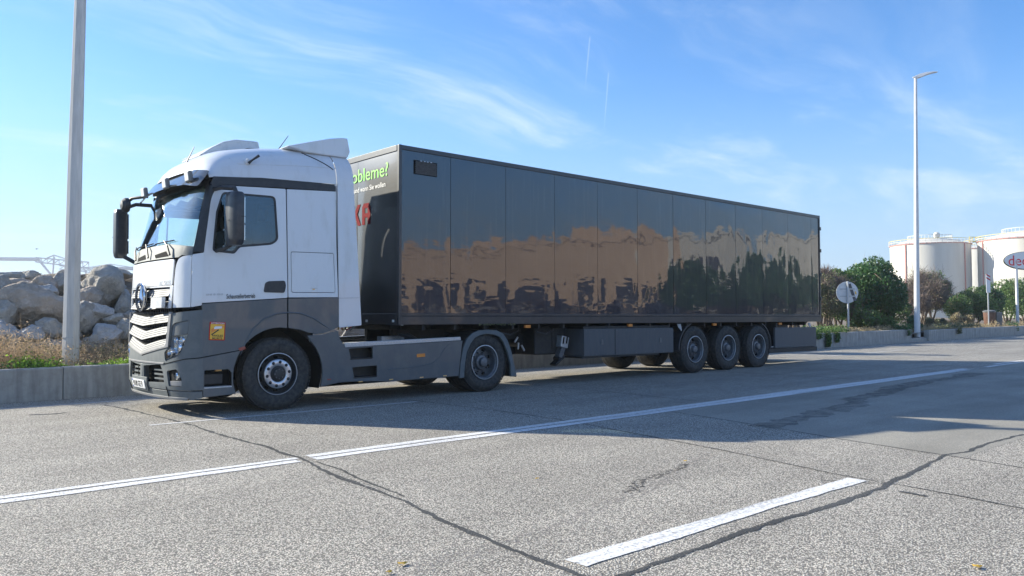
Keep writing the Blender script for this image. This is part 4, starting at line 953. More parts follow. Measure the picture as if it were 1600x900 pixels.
    m_ = MB()
    for k in range(40):
        x = -.95+.054*k; z = .912+.0185*(x+.95)*1.0; m_.tube([(x, ya-.002 if sd == 1 else yb+.002, z-.018), (x, ya+.012 if sd == 1 else yb-.012, z-.018)], .009, 6)
    m_.build('rail_stud', 'bright_steel', sk)
    mk = panel('side_marker', rp([(.32,.655),(.48,.66),(.48,.715),(.32,.71)], .008, 2), mp, 'orange_lens', TR, t=.01, d0=.010, bevel=.003)
    for x in (-.75, -.2, .38, .85): panel('skirt_clip', [(x,.335),(x+.07,.337),(x+.07,.322),(x,.32)], mp, 'amber_small', TR, t=.004, d0=.003, bevel=0)
    panel('side_marker', [(-1.28,.40),(-1.22,.402),(-1.22,.385),(-1.28,.383)], mp, 'red_lens', TR, t=.006, d0=.005, bevel=0)
    # swage line sweeping down the skirt
    m_ = MB(); m_.tube([mp(a, b, -.002) for a, b in [(-.3,.48),(.3,.50),(.62,.54),(.78,.64),(.88,.78),(1.0,.86)]], .008, 6); m_.build('skirt_swage', 'grey_paint', TR, smooth=True)
    # side air deflector behind the cab
    panel('air_deflector', rp([(-1.085,1.155),(-1.075,3.325),(-.80,3.325),(-.76,2.5),(-.70,1.185)], .02, 3), mp, 'white_paint', TR, t=.025, bevel=.006, d0=.004)
    panel('deflector_seam', [(-1.075,1.60),(-.72,1.61),(-.72,1.603),(-1.075,1.593)], mp, 'dull_alu', TR, t=.002, d0=.0065, bevel=0)
    # door lettering and sticker only on the side we see
    if sd == 1:
        text('door_text', 'Schaustellerbetrieb', .088, lambda a, b, d: near(-2.80+a, 1.575+b+a*.035, d), 'black_print', dr, d=.004, bold=.0012, xs=.60)
        for k, w_ in enumerate((.05, .03, .03, .045, .04)):
            x = -3.07+.048*k; panel('door_badge', [(x,1.615+.002*k),(x+w_*.8,1.617+.002*k),(x+w_*.8,1.638+.002*k),(x,1.636+.002*k)], near, 'dull_alu', dr, t=.002, d0=.003, bevel=0,
                  holes=[[(x+.007,1.622+.002*k),(x+w_*.8-.007,1.624+.002*k),(x+w_*.8-.007,1.632+.002*k),(x+.007,1.630+.002*k)]])
        sk_ = lambda a, b, d: near(-3.035+a*.215+b*.012, 1.02+b*.245-.01*a, d)
        s1 = panel('warning_sticker', rp([(0,0),(1,0),(1,1),(0,1)], .04, 2), sk_, 'red_print', TR, t=.002, d0=.003, bevel=0)
        panel('sticker_field', [(.06,.05),(.94,.05),(.94,.88),(.06,.88)], sk_, 'yellow_print', s1, t=.001, d0=.0045, bevel=0)
        panel('sticker_truck', [(.12,.38),(.55,.62),(.90,.70),(.90,.82),(.45,.80),(.12,.60)], sk_, 'orange_lens', s1, t=.001, d0=.006, bevel=0)
        panel('sticker_truck', [(.30,.60),(.78,.66),(.78,.78),(.36,.76),(.28,.68)], sk_, 'white_print', s1, t=.001, d0=.0072, bevel=0)
        panel('sticker_road', [(.10,.30),(.18,.28),(.62,.56),(.55,.60)], sk_, 'black_print', s1, t=.001, d0=.0072, bevel=0)
        text('sticker_text', 'ATTENTION', .155, lambda a, b, d: sk_(.08+a, .895+b*.7, d), 'white_print', s1, d=.0056, bold=.004, xs=.98)
        text('sticker_text', 'ANGLES', .20, lambda a, b, d: sk_(.18+a, .20+b*.75, d), 'black_print', s1, d=.0056, bold=.006, xs=.95)
        text('sticker_text', 'MORTS', .20, lambda a, b, d: sk_(.20+a, .06+b*.7, d), 'black_print', s1, d=.0056, bold=.006, xs=.98)
# --- roof
ZT = [(-3.08,3.36),(-3.0,3.50),(-2.93,3.58),(-2.80,3.665),(-2.66,3.72),(-2.4,3.78),(-2.2,3.815),(-1.8,3.865),(-1.4,3.89),(-1.09,3.895),(-.8,3.90)]
ZB = [(-3.08,3.22),(-2.955,3.237),(-2.3,3.288),(-1.1,3.318),(-.8,3.318)]
def roofp(x, u, d=0.):
    zt = itp(x, ZT); zb = itp(x, ZB); e = (1-abs(u)**4.6)**(1/2.1) if abs(u) < 1 else 0
    fr = max(0, min(1, (-2.2-x)/.9)); hw = 1.19-.03*fr
    return Vector((x - .12*fr*(1-abs(u)**2.2) + .07*fr, 1.25+(hw+d*.5)*u, zb+(zt-zb+d)*e))
uu = [math.copysign(1-(1-abs(t))**2.2, t) for t in [(-1+k/24.) for k in range(49)]]
m_ = MB(); m_.grid(lambda x, u: tuple(roofp(x, u)), [-3.08,-3.04,-3.0,-2.93,-2.86,-2.8,-2.73,-2.66,-2.53,-2.4,-2.3,-2.2,-2,-1.8,-1.6,-1.4,-1.2,-1.1], uu)
rf = m_.build('roof', 'white_paint', TR, smooth=True, fix=False, angle=60)
m_ = MB(); m_.grid(lambda x, u: tuple(roofp(x, u)), [-1.085,-1.0,-.9,-.80], uu); m_.build('roof_fairing', 'white_paint', TR, smooth=True, angle=60)
# seams on the roof side (near and far)
for sg in (-1, 1):
    m_ = MB(); pts = []
    for k in range(9):
        t = k/8.; x = -1.55+.42*t; u = sg*(.80+.17*t**.6); pts.append(roofp(x, u, .003))
    m_.tube(pts, .007, 5); m_.build('roof_seam', 'black_void', TR)
    pts = [roofp(x, sg*u, .002) for x, u in [(-2.72,.90),(-2.62,.965),(-2.4,.972),(-2.0,.97),(-1.6,.965),(-1.2,.962)]]
    m_ = MB(); m_.tube(pts, .004, 5); m_.build('roof_seam', 'white_dirty', TR)
# rear top spoiler
prof = [(-1.80,3.84),(-1.60,3.90),(-1.35,3.975),(-1.10,4.045),(-.90,4.085),(-.80,4.09),(-.755,3.88),(-.80,3.78),(-1.5,3.78)]
m_ = MB(); m_.prism(prof, .24, 2.26); m_.build('roof_spoiler', 'white_paint', TR, bevel=.02)
# roof hatch housing
m_ = MB(); m_.prism([(-2.86,3.66),(-2.68,3.80),(-2.50,3.91),(-2.32,3.965),(-1.97,3.98),(-1.93,3.80)], .85, 1.65); m_.build('roof_hatch', 'white_dirty', TR, bevel=.03)
m_ = MB(); m_.prism([(-2.75,3.76),(-2.62,3.84),(-2.40,3.93),(-2.30,3.88)], 1.75, 1.95); m_.build('roof_vent', 'white_dirty', TR, bevel=.02)
# horns/aerials
for b, t in (((-3.04, 1.0, 3.47), (-2.88, 1.0, 3.80)), ((-1.54, 1.25, 3.88), (-1.30, 1.25, 4.23))):
    m_ = MB(); m_.tube([b, (b[0]+.04, b[1], b[2]+.06), t], [.02, .009, .005], 6); m_.build('aerial', 'black_plastic', TR)
q = roofp(-2.48, -.955, .0); m_ = MB(); m_.lathe(q+Vector((0, -.015, 0)), [(0,-.03),(.04,-.025),(.05,.0),(.05,.02)], 16, 'y'); fl = m_.build('camera_pod', 'white_dirty', TR, smooth=True)
m_ = MB(); m_.tube([q+Vector((.0, -.04, -.02)), q+Vector((.05, -.06, .03)), q+Vector((.14, -.07, .10))], [.022, .014, .02], 8); m_.build('camera_arm', 'black_plastic', fl)
# cab rear wall, floor, interior
m_ = MB(); m_.box(-1.12, -1.09, .07, 2.43, 1.15, 3.32); m_.build('rear_wall', 'white_dirty', TR)
m_ = MB(); m_.prism([(-1.10,3.31),(-1.10,3.86),(-2.3,3.78),(-2.9,3.5),(-2.95,3.24)], .5, 2.0); m_.build('roof_liner', 'interior_grey', TR)
m_ = MB(); m_.box(-3.2, -1.12, .06, 2.44, 1.50, 1.53); m_.build('cab_floor', 'interior_dark', TR)
m_ = MB(); m_.box(-1.30, -1.13, .08, 2.42, 1.53, 3.25); m_.build('sleeper_curtain', 'curtain', TR)
m_ = MB(); m_.prism([(-3.26,1.6),(-3.26,2.24),(-3.1,2.28),(-2.75,2.20),(-2.70,1.95),(-2.9,1.6)], .20, 2.30); m_.build('dashboard', 'interior_dark', TR, bevel=.04)
m_ = MB(); m_.prism([(-3.05,3.08),(-2.4,3.08),(-2.4,3.22),(-2.95,3.24)], .2, 2.3); m_.build('overhead_shelf', 'interior_dark', TR, bevel=.03)
panel('screen_curtain', [(-1.12,3.10)]+[(-1.12+.16*k, 2.93+.035*((k*7) % 3)) for k in range(15)]+[(1.12,3.10)], F, 'curtain', TR, t=.01, res=.12, d0=-.06, bevel=0)
for y in (.45, 1.85):
    m_ = MB(); m_.box(-2.5, -2.0, y-.02, y+.45, 1.9, 2.05); m_.box(-2.08, -1.93, y, y+.43, 2.0, 2.72); m_.box(-2.05, -1.95, y+.1, y+.33, 2.74, 2.95); m_.build('seat', 'interior_dark', TR, bevel=.05)
c = Vector((-2.78, .68, 2.24)); m_ = MB(); M = Matrix.Rotation(R(28), 3, 'Y')
ring = [c+M@Vector((.21*cos(2*pi*k/28), .21*sin(2*pi*k/28), 0)) for k in range(29)]; m_.tube(ring, .016, 8, cap=False); m_.tube([c+M@Vector((-.2, 0, 0)), c+M@Vector((.2, 0, 0))], .02, 6); m_.tube([c, c+M@Vector((0, 0, -.35))], .04, 8); m_.build('steering_wheel', 'interior_dark', TR, smooth=True)
# --- mirrors
m_ = MB()
mo = rp([(-.10,-.10),(.085,-.075),(.09,.09),(-.06,.12),(-.105,.03)], .04, 4)
def mirror(cx, cy, z0, z1, sg):
    m_ = MB(); zs = [z0, z0+.03, z0+.09, z1-.07, z1-.02, z1]; sc_ = [.72, .9, 1, 1, .93, .78]; n = len(mo); v = []
    for z, k in zip(zs, sc_): v += [(cx+a*k, cy+sg*b*k*1.25, z) for a, b in mo]
    f = [(i*n+j, i*n+(j+1) % n, (i+1)*n+(j+1) % n, (i+1)*n+j) for i in range(5) for j in range(n)] + [tuple(range(n)), tuple(range(5*n, 6*n))[::-1]]
    m_.add(v, f); o = m_.build('mirror', 'mirror_plastic', TR, smooth=True, angle=40)
    m_ = MB(); m_.box(cx+.088, cx+.097, cy-.08, cy+.09, z0+.30, z1-.07); m_.box(cx+.088, cx+.097, cy-.08, cy+.09, z0+.07, z0+.27); m_.build('mirror_glass', 'chrome', o)
    m_ = MB(); m_.tube([(cx-.115, cy+sg*.03, z0+.32), (cx+.02, cy-sg*.0+sg*.128, z0+.38), (cx+.10, cy+sg*.12, z0+.38)], .004, 4); m_.build('housing_seam', 'black_void', o)
    return o
mirror(-2.80, -.30, 2.28, 2.99, -1)
m_ = MB(); m_.tube([(-2.95,.05,3.06),(-2.90,-.08,3.07),(-2.80,-.26,3.05),(-2.78,-.28,2.98)], [.03,.032,.035,.03], 8); m_.build('mirror_bracket', 'black_plastic', TR, smooth=True); m_ = MB(); m_.tube([(-2.78,-.28,2.34),(-2.88,-.14,2.24),(-2.93,.03,2.22)], [.03,.028,.028], 8); m_.build('mirror_bracket', 'black_plastic', TR, smooth=True)
mirror(-3.37, 2.79, 2.26, 3.02, 1)
m_ = MB(); m_.tube([(-3.0,2.44,3.08),(-3.2,2.60,3.10),(-3.36,2.76,3.03)], .03, 8); m_.build('mirror_bracket', 'black_plastic', TR, smooth=True); m_ = MB(); m_.tube([(-3.36,2.76,2.30),(-3.2,2.6,2.18),(-3.12,2.50,2.16)], .032, 8); m_.build('mirror_bracket', 'black_plastic', TR, smooth=True)
# --- wheels
def wheel(parent, x, y, r, w, kind, sg=1, zc=None):
    """sg=1: outer face towards -y"""
    zc = r if zc is None else zc
    c = (x, y, zc); S = lambda P: [(a, sg*b) for a, b in P]
    hub_r = .292
    wr = root_part('wheel', (x, y, zc), parent)
    m_ = MB(); tp = [(hub_r,.035),(hub_r+.02,.012),(.36,-.004),(.43,-.010),(r-.055,.004),(r-.022,.022),(r-.004,.045)]
    for g in (.30, .5, .70):
        yy = .045+(w-.09)*g; tp += [(r,yy-.014),(r-.012,yy-.010),(r-.012,yy+.010),(r,yy+.014)]
    tp += [(r-.004,w-.045),(r-.022,w-.022),(.43,w),(.36,w),(hub_r,w-.03)]
    m_.lathe(c, S(tp), 56, 'y'); 
    m_.build('tyre', 'rubber', wr, smooth=True, angle=50)
    m_ = MB(); n = 60                                   # shoulder blocks
    for k in range(n):
        a = 2*pi*(k+.5)/n; M = Matrix.Rotation(-a, 3, 'Y'); q = Vector(c)+Vector((cos(a)*(r-.006), sg*.028, sin(a)*(r-.006)))
        m_.obox(q, M, .014, .035, 2*pi*r/n*.72)
    m_.build('tread_blocks', 'rubber', wr)
    m_ = MB()                                           # raised ring on the sidewall
    m_.lathe(c, S([(.415,-.0095),(.42,-.0125),(.425,-.0125),(.43,-.0095)]), 56, 'y'); m_.build('sidewall_ring', 'rubber', wr, smooth=True)
    if kind == 'front':
        m_ = MB(); m_.lathe(c, S([(hub_r,.03),(.298,.008),(.290,.000),(.282,.006),(.272,.05),(.262,.085),(.245,.095),(.215,.072),(.195,.04),(.175,.022),(.09,.022)]), 48, 'y'); m_.build('rim', 'rim_dark', wr, smooth=True)
        m_ = MB(); m_.lathe(c, S([(.289,-.001),(.298,.001),(.296,.006),(.285,.006)]), 48, 'y', True); m_.build('rim_edge', 'dull_alu', wr, smooth=True)
        m_ = MB()
        for k in range(10):
            a = 2*pi*(k+.5)/10; M = Matrix.Rotation(-a, 3, 'Y'); m_.obox(Vector(c)+Vector((cos(a)*.234, sg*.082, sin(a)*.234)), M, .035, .02, .062)
        m_.build('hand_hole', 'black_void', wr, bevel=.008)
        m_ = MB(); m_.lathe(c, S([(.112,.012),(.116,-.006),(.125,-.012),(.190,-.012),(.205,-.002),(.206,.02)]), 48, 'y'); m_.build('hub_ring', 'bright_steel', wr, smooth=True)
        m_ = MB()
        for k in range(10):
            a = 2*pi*k/10+.15; q = Vector(c)+Vector((cos(a)*.168, 0, sin(a)*.168)); m_.lathe(q, S([(0,-.0135),(.0225,-.0135),(.0225,-.008)]), 14, 'y')
        m_.build('nut_hole', 'black_void', wr)
        m_ = MB()
        for k in range(10):
            a = 2*pi*k/10+.15; q = Vector(c)+Vector((cos(a)*.168, 0, sin(a)*.168)); m_.lathe(q, S([(0,-.030),(.010,-.030),(.0135,-.024),(.0135,-.008)]), 6, 'y')
        m_.build('wheel_nut', 'rim_dark', wr)
        m_ = MB(); m_.lathe(c, S([(0,-.045),(.05,-.045),(.075,-.040),(.088,-.022),(.092,.0),(.11,.004),(.11,.02)]), 32, 'y'); m_.build('hub_cap', 'black_plastic', wr, smooth=True)
        m_ = MB()
        for k in range(8):
            a = 2*pi*k/8; q = Vector(c)+Vector((cos(a)*.066, 0, sin(a)*.066)); m_.lathe(q, S([(0,-.052),(.008,-.052),(.009,-.038)]), 6, 'y')
        m_.build('cap_bolt', 'rim_grey', wr)
    else:
        dp = .15 if kind == 'drive' else .125
        m_ = MB(); m_.lathe(c, S([(hub_r,.03),(.300,.006),(.294,-.002),(.286,.002),(.280,.03),(.262,.045),(.255,.075),(.250,dp),(.235,dp+.018),(.20,dp+.012),(.15,dp-.005),(.145,dp-.005)]), 48, 'y'); m_.build('rim', 'rim_grey', wr, smooth=True)
        m_ = MB(); m_.lathe(c, S([(.288,-.004),(.300,-.001),(.298,.006),(.284,.006)]), 48, 'y', True); m_.build('rim_edge', 'dull_alu', wr, smooth=True)
        m_ = MB()
        for k in range(8):
            a = 2*pi*(k+.5)/8; M = Matrix.Rotation(-a, 3, 'Y'); m_.obox(Vector(c)+Vector((cos(a)*.218, sg*(dp+.006), sin(a)*.218)), M, .038, .03, .06)
        m_.build('hand_hole', 'black_void', wr, bevel=.008)
        m_ = MB(); h = dp-.06
        m_.lathe(c, S([(0,h-.075),(.05,h-.075),(.072,h-.068),(.08,h-.05),(.083,h-.01),(.12,h),(.125,h+.03),(.15,dp-.004)]), 32, 'y'); m_.build('hub_cap', 'rim_grey', wr, smooth=True)
        m_ = MB()
        for k in range(10):
            a = 2*pi*k/10; q = Vector(c)+Vector((cos(a)*.168, 0, sin(a)*.168)); m_.lathe(q, S([(0,dp-.05),(.011,dp-.05),(.016,dp-.036),(.016,dp+.01)]), 6, 'y')
        m_.build('wheel_nut', 'rim_grey', wr)
    return wr
wheel(TR, -2.03, .045, .515, .31, 'front', 1); wheel(TR, -2.03, 2.455, .515, .31, 'front', -1)
wheel(TR, 1.79, .05, .51, .28, 'drive', 1); wheel(TR, 1.79, .40, .51, .27, 'drive', 1)
wheel(TR, 1.79, 2.45, .51, .28, 'drive', -1); wheel(TR, 1.79, 2.10, .51, .27, 'drive', -1)
# --- drive axle mudguards
outer = [(1.19,.27),(1.22,.55),(1.27,.76),(1.36,.93),(1.48,1.02),(1.62,1.065),(1.82,1.075),(2.02,1.06),(2.17,1.0),(2.28,.87),(2.37,.66),(2.43,.42),(2.49,.23)]
inner = [(2.35,.23),(2.34,.45),(2.27,.67),(2.18,.84),(2.09,.94),(1.96,.985),(1.80,1.0),(1.65,.985),(1.53,.94),(1.43,.84),(1.35,.70),(1.31,.50),(1.29,.27)]
for sd in (1, -1):
    m_ = MB(); y0, y1 = (.0, .045) if sd == 1 else (2.455, 2.5); m_.prism(outer+inner, y0, y1); mg = m_.build('mudguard', 'grey_plastic', TR, bevel=.008)
    m_ = MB(); y2 = .62 if sd == 1 else 1.88
    m_.grid(lambda k, j: (outer[int(k)][0], [.02 if sd == 1 else 2.48, y2][int(j)], outer[int(k)][1]-.012), list(range(len(outer))), [0, 1]); m_.build('mudguard_shell', 'chassis_black', mg)
# --- chassis, fifth wheel, tanks, hoses
for y in (.82, 1.60):
    m_ = MB(); m_.box(-2.9, 2.55, y, y+.08, .62, .88); m_.build('frame_rail', 'chassis_black', TR, bevel=.006)
m_ = MB(); m_.box(-1.0, 1.0, .34, .75, .34, .80); m_.build('fuel_tank', 'chassis_black', TR, bevel=.06)
m_ = MB(); m_.box(-1.0, 1.0, 1.75, 2.38, .34, .80); m_.build('battery_case', 'chassis_black', TR, bevel=.04)
m_ = MB(); m_.box(-1.05, .62, .10, .78, .84, .872); m_.build('catwalk', 'dull_alu', TR, bevel=.004)
m_ = MB(); m_.box(-1.9, -1.12, .85, 1.65, .45, 1.30); m_.box(-2.9, -1.2, .75, 1.75, .42, .95); m_.build('engine', 'chassis_black', TR, bevel=.04)
m_ = MB(); m_.lathe((1.60, 1.25, .98), [(0,.05),(.44,.05),(.48,.03),(.48,.0),(.40,-.04),(0,-.04)], 32, 'z'); m_.box(1.2, 2.0, .85, 1.65, .86, .96); m_.build('fifth_wheel', 'chassis_black', TR)
m_ = MB(); m_.tube([(1.79,.3,.51),(1.79,2.2,.51)], .09, 12); m_.lathe((1.79, 1.25, .51), [(0,-.24),(.16,-.2),(.22,0),(.16,.2),(0,.24)], 20, 'y'); m_.build('drive_axle', 'chassis_black', TR, smooth=True)
m_ = MB(); m_.tube([(-2.03,.3,.45),(-2.03,2.2,.45)], .06, 10); m_.build('front_axle', 'chassis_black', TR)
m_ = MB(); m_.box(-.98, -.55, 1.8, 2.35, .95, 1.95); m_.build('air_cleaner', 'chassis_black', TR, bevel=.05)
for j, y in enumerate((1.0, 1.12, 1.24)):
    m_ = MB(); P = [(-1.05+.012*k*1.0+.0, y+.035*cos(k*.9), 1.75-.011*k+.05*sin(k*.9)) for k in range(60)]; P += [(-.32+.1*k/3, y, 1.09+.02*k) for k in range(4)]
    m_.tube(P, .009, 5); m_.build('air_hose', ['black_plastic', 'red_print', 'yellow_print'][j], TR, smooth=True)
m_ = MB(); m_.tube([(.25,.45,1.03),(.42,.42,1.0),(.55,.42,.94),(.7,.5,.9)], [.03,.05,.045,.03], 8); m_.build('hose_loop', 'black_plastic', TR, smooth=True)
m_ = MB(); m_.box(.05, .5, .62, .76, .90, .99); m_.build('work_light_bracket', 'dull_alu', TR, bevel=.01)
# ------------------------------------------------------------ semi-trailer
TL = root('semi_trailer', (9.25, 1.25, 0), 'long glossy black box trailer with riveted panel joints, parked behind the white and grey cab', 'trailer')
ZB0, ZB1, ZT0, ZT1, LEN, WD = 1.119, 1.30, 3.93, 4.0, 13.6, 2.52
XB = [.05, 1.03, 2.26, 3.48, 4.67, 5.90, 7.11, 8.33, 9.53, 10.72, 11.94, 13.14, 13.55]
rw = random.Random(5)
for sd in (1, -1):
    for i, (a, b) in enumerate(zip(XB, XB[1:])):
        ph = [rw.uniform(0, 6) for _ in range(6)]; am = .0008 if i < 3 else (.0013 if i < 6 else .0020); tilt = rw.uniform(-.001, .001)
        def sp(u, w, a=a, b=b, ph=ph, am=am, tilt=tilt):
            x = a+.004+(b-a-.008)*u; z = ZB1+.005+(ZT0-ZB1-.01)*w
            e = min(1, min(u, 1-u)*9)*min(1, min(w, 1-w)*16)
            d = e*(.002 + am*sin(2.2*z+ph[0]+1.7*sin(1.3*x+ph[1])) + am*.6*sin(4.3*z+3.1*u+ph[2]) + am*.3*sin(9*z+ph[3])*cos(5*u+ph[4])) + tilt*(u-.5)*2
            return (x, (.004-d) if sd == 1 else WD-.004+d, z)
        nu = 16; nw = 34; us = [k/nu for k in range(nu+1)]; ws = [k/nw for k in range(nw+1)]
        m_ = MB(); m_.grid(sp, us, ws)
        k0 = len(m_.v); y2 = .03 if sd == 1 else WD-.03
        rim_ = [sp(u, 0) for u in us]+[sp(1, w) for w in ws[1:]]+[sp(u, 1) for u in us[::-1][1:]]+[sp(0, w) for w in ws[::-1][1:-1]]
        n = len(rim_); m_.add(rim_+[(p[0], y2, p[2]) for p in rim_], [(j, (j+1) % n, n+(j+1) % n, n+j) for j in range(n)])
        o = m_.build('side_panel', 'panel_black', TL, smooth=True, angle=40)
        m_ = MB(); m_.box(a-.003, a+.003, .006 if sd == 1 else WD-.02, .02 if sd == 1 else WD-.006, ZB1, ZT0)
        if i: m_.build('panel_joint', 'black_void', TL)
m_ = MB(); m_.box(.02, LEN-.02, .05, WD-.05, ZB0+.06, ZT1-.02); m_.build('inner_shell', 'black_void', TL)
def bar(name, x0, x1, y0, y1, z0, z1, material='frame_black', bev=.006, par=None):
    m_ = MB(); m_.box(x0, x1, y0, y1, z0, z1); return m_.build(name, material, par or TL, bevel=bev)
for y0, y1 in ((-.014, .045), (WD-.045, WD+.014)):
    bar('top_rail', 0, LEN, y0, y1, ZT0-.004, ZT1+.0)
    bar('bottom_rail', 0, LEN, y0, y1, ZB0, ZB1-.045); bar('rub_rail', .004, LEN-.004, y0-.004, y1+.003, ZB1-.040, ZB1+.004)
    bar('corner_post', -.012, .047, y0-.003, y1+.002, ZB0-.004, ZT1+.004, bev=.012); bar('rear_post', LEN-.05, LEN+.012, y0-.003, y1+.002, ZB0-.004, ZT1+.004, bev=.01)
bar('roof_panel', .0, LEN, .03, WD-.03, ZT1-.015, ZT1+.006, 'white_dirty')
# front wall with its top rail
for k in range(2):
    y0, y1 = .045+k*(WD-.09)/2, .045+(k+1)*(WD-.09)/2
    def fp(u, w, y0=y0, y1=y1): return (-.004-.006*min(1, min(u, 1-u)*10)*min(1, min(w, 1-w)*14), y0+.002+(y1-y0-.004)*u, ZB1+(3.90-ZB1)*w)
    m_ = MB(); m_.grid(fp, [j/10 for j in range(11)], [j/16 for j in range(17)]); m_.build('front_panel', 'panel_front', TL, smooth=True)
bar('front_top_rail', -.016, .03, .05, WD-.05, 3.905, 4.003); bar('front_sill', -.016, .03, .05, WD-.05, ZB0, ZB1)
for y in (.10, .9, 1.7, 2.4): bar('front_lamp', -.03, -.015, y, y+.05, 1.16, 1.20, 'white_print', .004)
fx = lambda y0, z0: (lambda a, b, d: Vector((-.0125-d, y0-a, z0+b)))
text('lettering', 'Probleme?', .32, fx(1.76, 3.545), 'green_print', TL, d=.004, bold=0, width=1.46)
text('lettering', 'n und wann Sie wollen', .125, fx(1.47, 3.37), 'white_print', TL, d=.004, bold=0, width=1.09)
LM = lambda u0: (lambda a, b, d: Vector((-.0125-d, u0-a, 2.80+b)))
panel('lettering', [(0,0),(.085,0),(.085,.11),(.12,.15),(.20,0),(.30,0),(.175,.20),(.285,.36),(.19,.36),(.085,.22),(.085,.36),(0,.36)], LM(1.44), 'dark_red_print', TL, t=.002, d0=.003, bevel=0)
panel('lettering', [(0,0),(.085,0),(.085,.12),(.175,.12),(.175,0),(.26,0),(.26,.30),(.21,.36),(.05,.36),(0,.30)], LM(1.10), 'dark_red_print', TL, t=.002, d0=.003, bevel=0, holes=[[(.085,.19),(.175,.19),(.175,.28),(.085,.28)]])
# refrigeration/vent grille on the first side panel
v0, v1, w0, w1 = .28, .74, 3.56, 3.79
vg = bar('side_vent', v0, v1, -.012, .006, w0, w1, 'black_void', .006)
for k in range(6):
    m_ = MB(); z = w0+.025+k*.034; M = Matrix.Rotation(R(35), 3, 'X'); m_.obox(((v0+v1)/2, -.020, z), M, v1-v0-.04, .004, .034); m_.build('louver', 'rim_grey', vg)
for x in (.40, .47, .53, .60): bar('rivet', x, x+.03, -.0165, -.012, w1-.012, w1-.002, 'bright_steel', 0, vg)
# rear doors
for k in range(2):
    y0 = .05+k*1.21; d_ = bar('rear_door', LEN-.002, LEN+.03, y0, y0+1.205, 1.28, 3.94, 'panel_front', .008)
    for y in (y0+.3, y0+.85):
        m_ = MB(); m_.tube([(LEN+.05, y, 1.3), (LEN+.05, y, 3.92)], .016, 8); m_.build('lock_rod', 'zinc', d_)
for z in (1.7, 2.35, 3.0, 3.6):
    for y in (-.03, WD-.02): bar('hinge', LEN-.02, LEN+.045, y, y+.05, z, z+.09, 'frame_black', .006)
# chassis
for y in (.80, 1.60): bar('frame_rail', .4, 13.3, y, y+.09, .82, 1.13, 'chassis_black')
for x in np.arange(.5, 13.4, .65): bar('cross_member', float(x), float(x)+.05, .06, WD-.06, 1.03, 1.115, 'chassis_black', 0)
bar('coupler_plate', .3, 2.6, .7, 1.8, 1.035, 1.10, 'chassis_black')
m_ = MB(); m_.tube([(.06,-.010,1.11),(.06,-.010,1.118)], .02, 8); m_.build('front_bolt', 'bright_steel', TL)
# locker and side under-run panels
def boxp(name, x0, x1, z0, z1, y0=.0, y1=.5, material='side_box_grey'): return bar(name, x0, x1, y0, y1, z0, z1, material, .012)
lk = boxp('storage_locker', 4.27, 7.09, .475, 1.01, .0, .55)
bar('locker_seam', 5.17, 5.18, -.004, .001, .49, 1.0, 'black_void', 0, lk)
bar('locker_step', 4.22, 6.6, .02, .5, .44, .474, 'chassis_black', .004, lk)
bar('locker_top', 4.3, 7.0, .05, .5, 1.01, 1.06, 'chassis_black', .004, lk)
boxp('rear_skirt', 11.26, 13.34, .46, .975, .0, .06); bar('rear_skirt_base', 11.0, 13.42, .02, .5, .34, .45, 'chassis_black'); bar('rear_bracket', 11.4, 11.5, .06, 1.2, .5, 1.1, 'chassis_black')
boxp('storage_locker', 4.27, 7.09, .475, 1.01, 1.97, 2.52); boxp('rear_skirt', 11.26, 13.34, .46, .975, 2.46, 2.52)
bar('equipment_box', 3.35, 4.20, .42, 1.0, .52, 1.06, 'chassis_black', .03); bar('spare_carrier', 2.7, 4.2, 1.2, 2.3, .5, 1.0, 'chassis_black', .03)
bar('rear_bumper', 13.3, 13.45, .1, 2.4, .45, .60, 'chassis_black', .02)
m_ = MB()
for x0, x1, z0, z1 in ((4.27, 7.09, .475, 1.01), (11.26, 13.34, .46, .975)):
    for k in range(int((x1-x0)/.30)+1):
        for z in (z0+.035, z1-.035):
            m_.lathe((x0+.06+.30*k, -.0005, z), [(0, -.006), (.009, -.006), (.011, .0)], 8, 'y')
m_.build('panel_bolt', 'rim_grey', TL)['kind'] = 'stuff'
for x in (4.75, 6.6): bar('latch', x, x+.06, -.014, .0, .70, .80, 'rim_grey', .006, lk)
for x in (2.3, 3.2, 7.2):
    m_ = MB(); m_.tube([(x, .35, 1.08), (x+.08, .28, .96), (x+.30, .26, .92), (x+.55, .32, 1.0), (x+.62, .4, 1.08)], .014, 6); m_.build('air_line', 'black_plastic', TL, smooth=True)
for x in (3.3, 7.35):
    m_ = MB(); m_.tube([(x, .75, .80), (x, 1.7, .80)], .13, 16); m_.build('air_tank', 'chassis_black', TL, smooth=True)
# landing gear folded up, with its bright rubber-faced foot
for y in (.40, 2.0):
    lg = root_part('landing_leg', (3.9, y, .8), TL)
    bar('leg_tube', 3.80, 3.93, y, y+.13, .62, 1.06, 'chassis_black', .01, lg)
    M = Matrix.Rotation(R(30), 3, 'Y')
    m_ = MB(); m_.obox((4.02, y-.05, .76), Matrix.Rotation(R(12), 3, 'Y'), .20, .16, .22); m_.build('foot_housing', 'dull_alu', lg, bevel=.012)
    for dz in (-.045, .045):
        m_ = MB(); m_.obox((4.02+dz, y-.134, .79), Matrix.Rotation(R(12), 3, 'Y'), .035, .006, .13); m_.build('foot_slot', 'black_void', lg, bevel=.002)
    m_ = MB(); m_.obox((3.97, y-.05, .58), Matrix.Rotation(R(28), 3, 'Y'), .10, .13, .26); m_.build('foot_arm', 'rim_grey', lg, bevel=.01)
    m_ = MB(); m_.obox((3.90, y-.04, .40), Matrix.Rotation(R(-32), 3, 'Y'), .30, .16, .045); m_.tube([(3.92, y-.1, .44), (3.92, y+.06, .44)], .05, 10); m_.build('foot_plate', 'chassis_black', lg, bevel=.01)
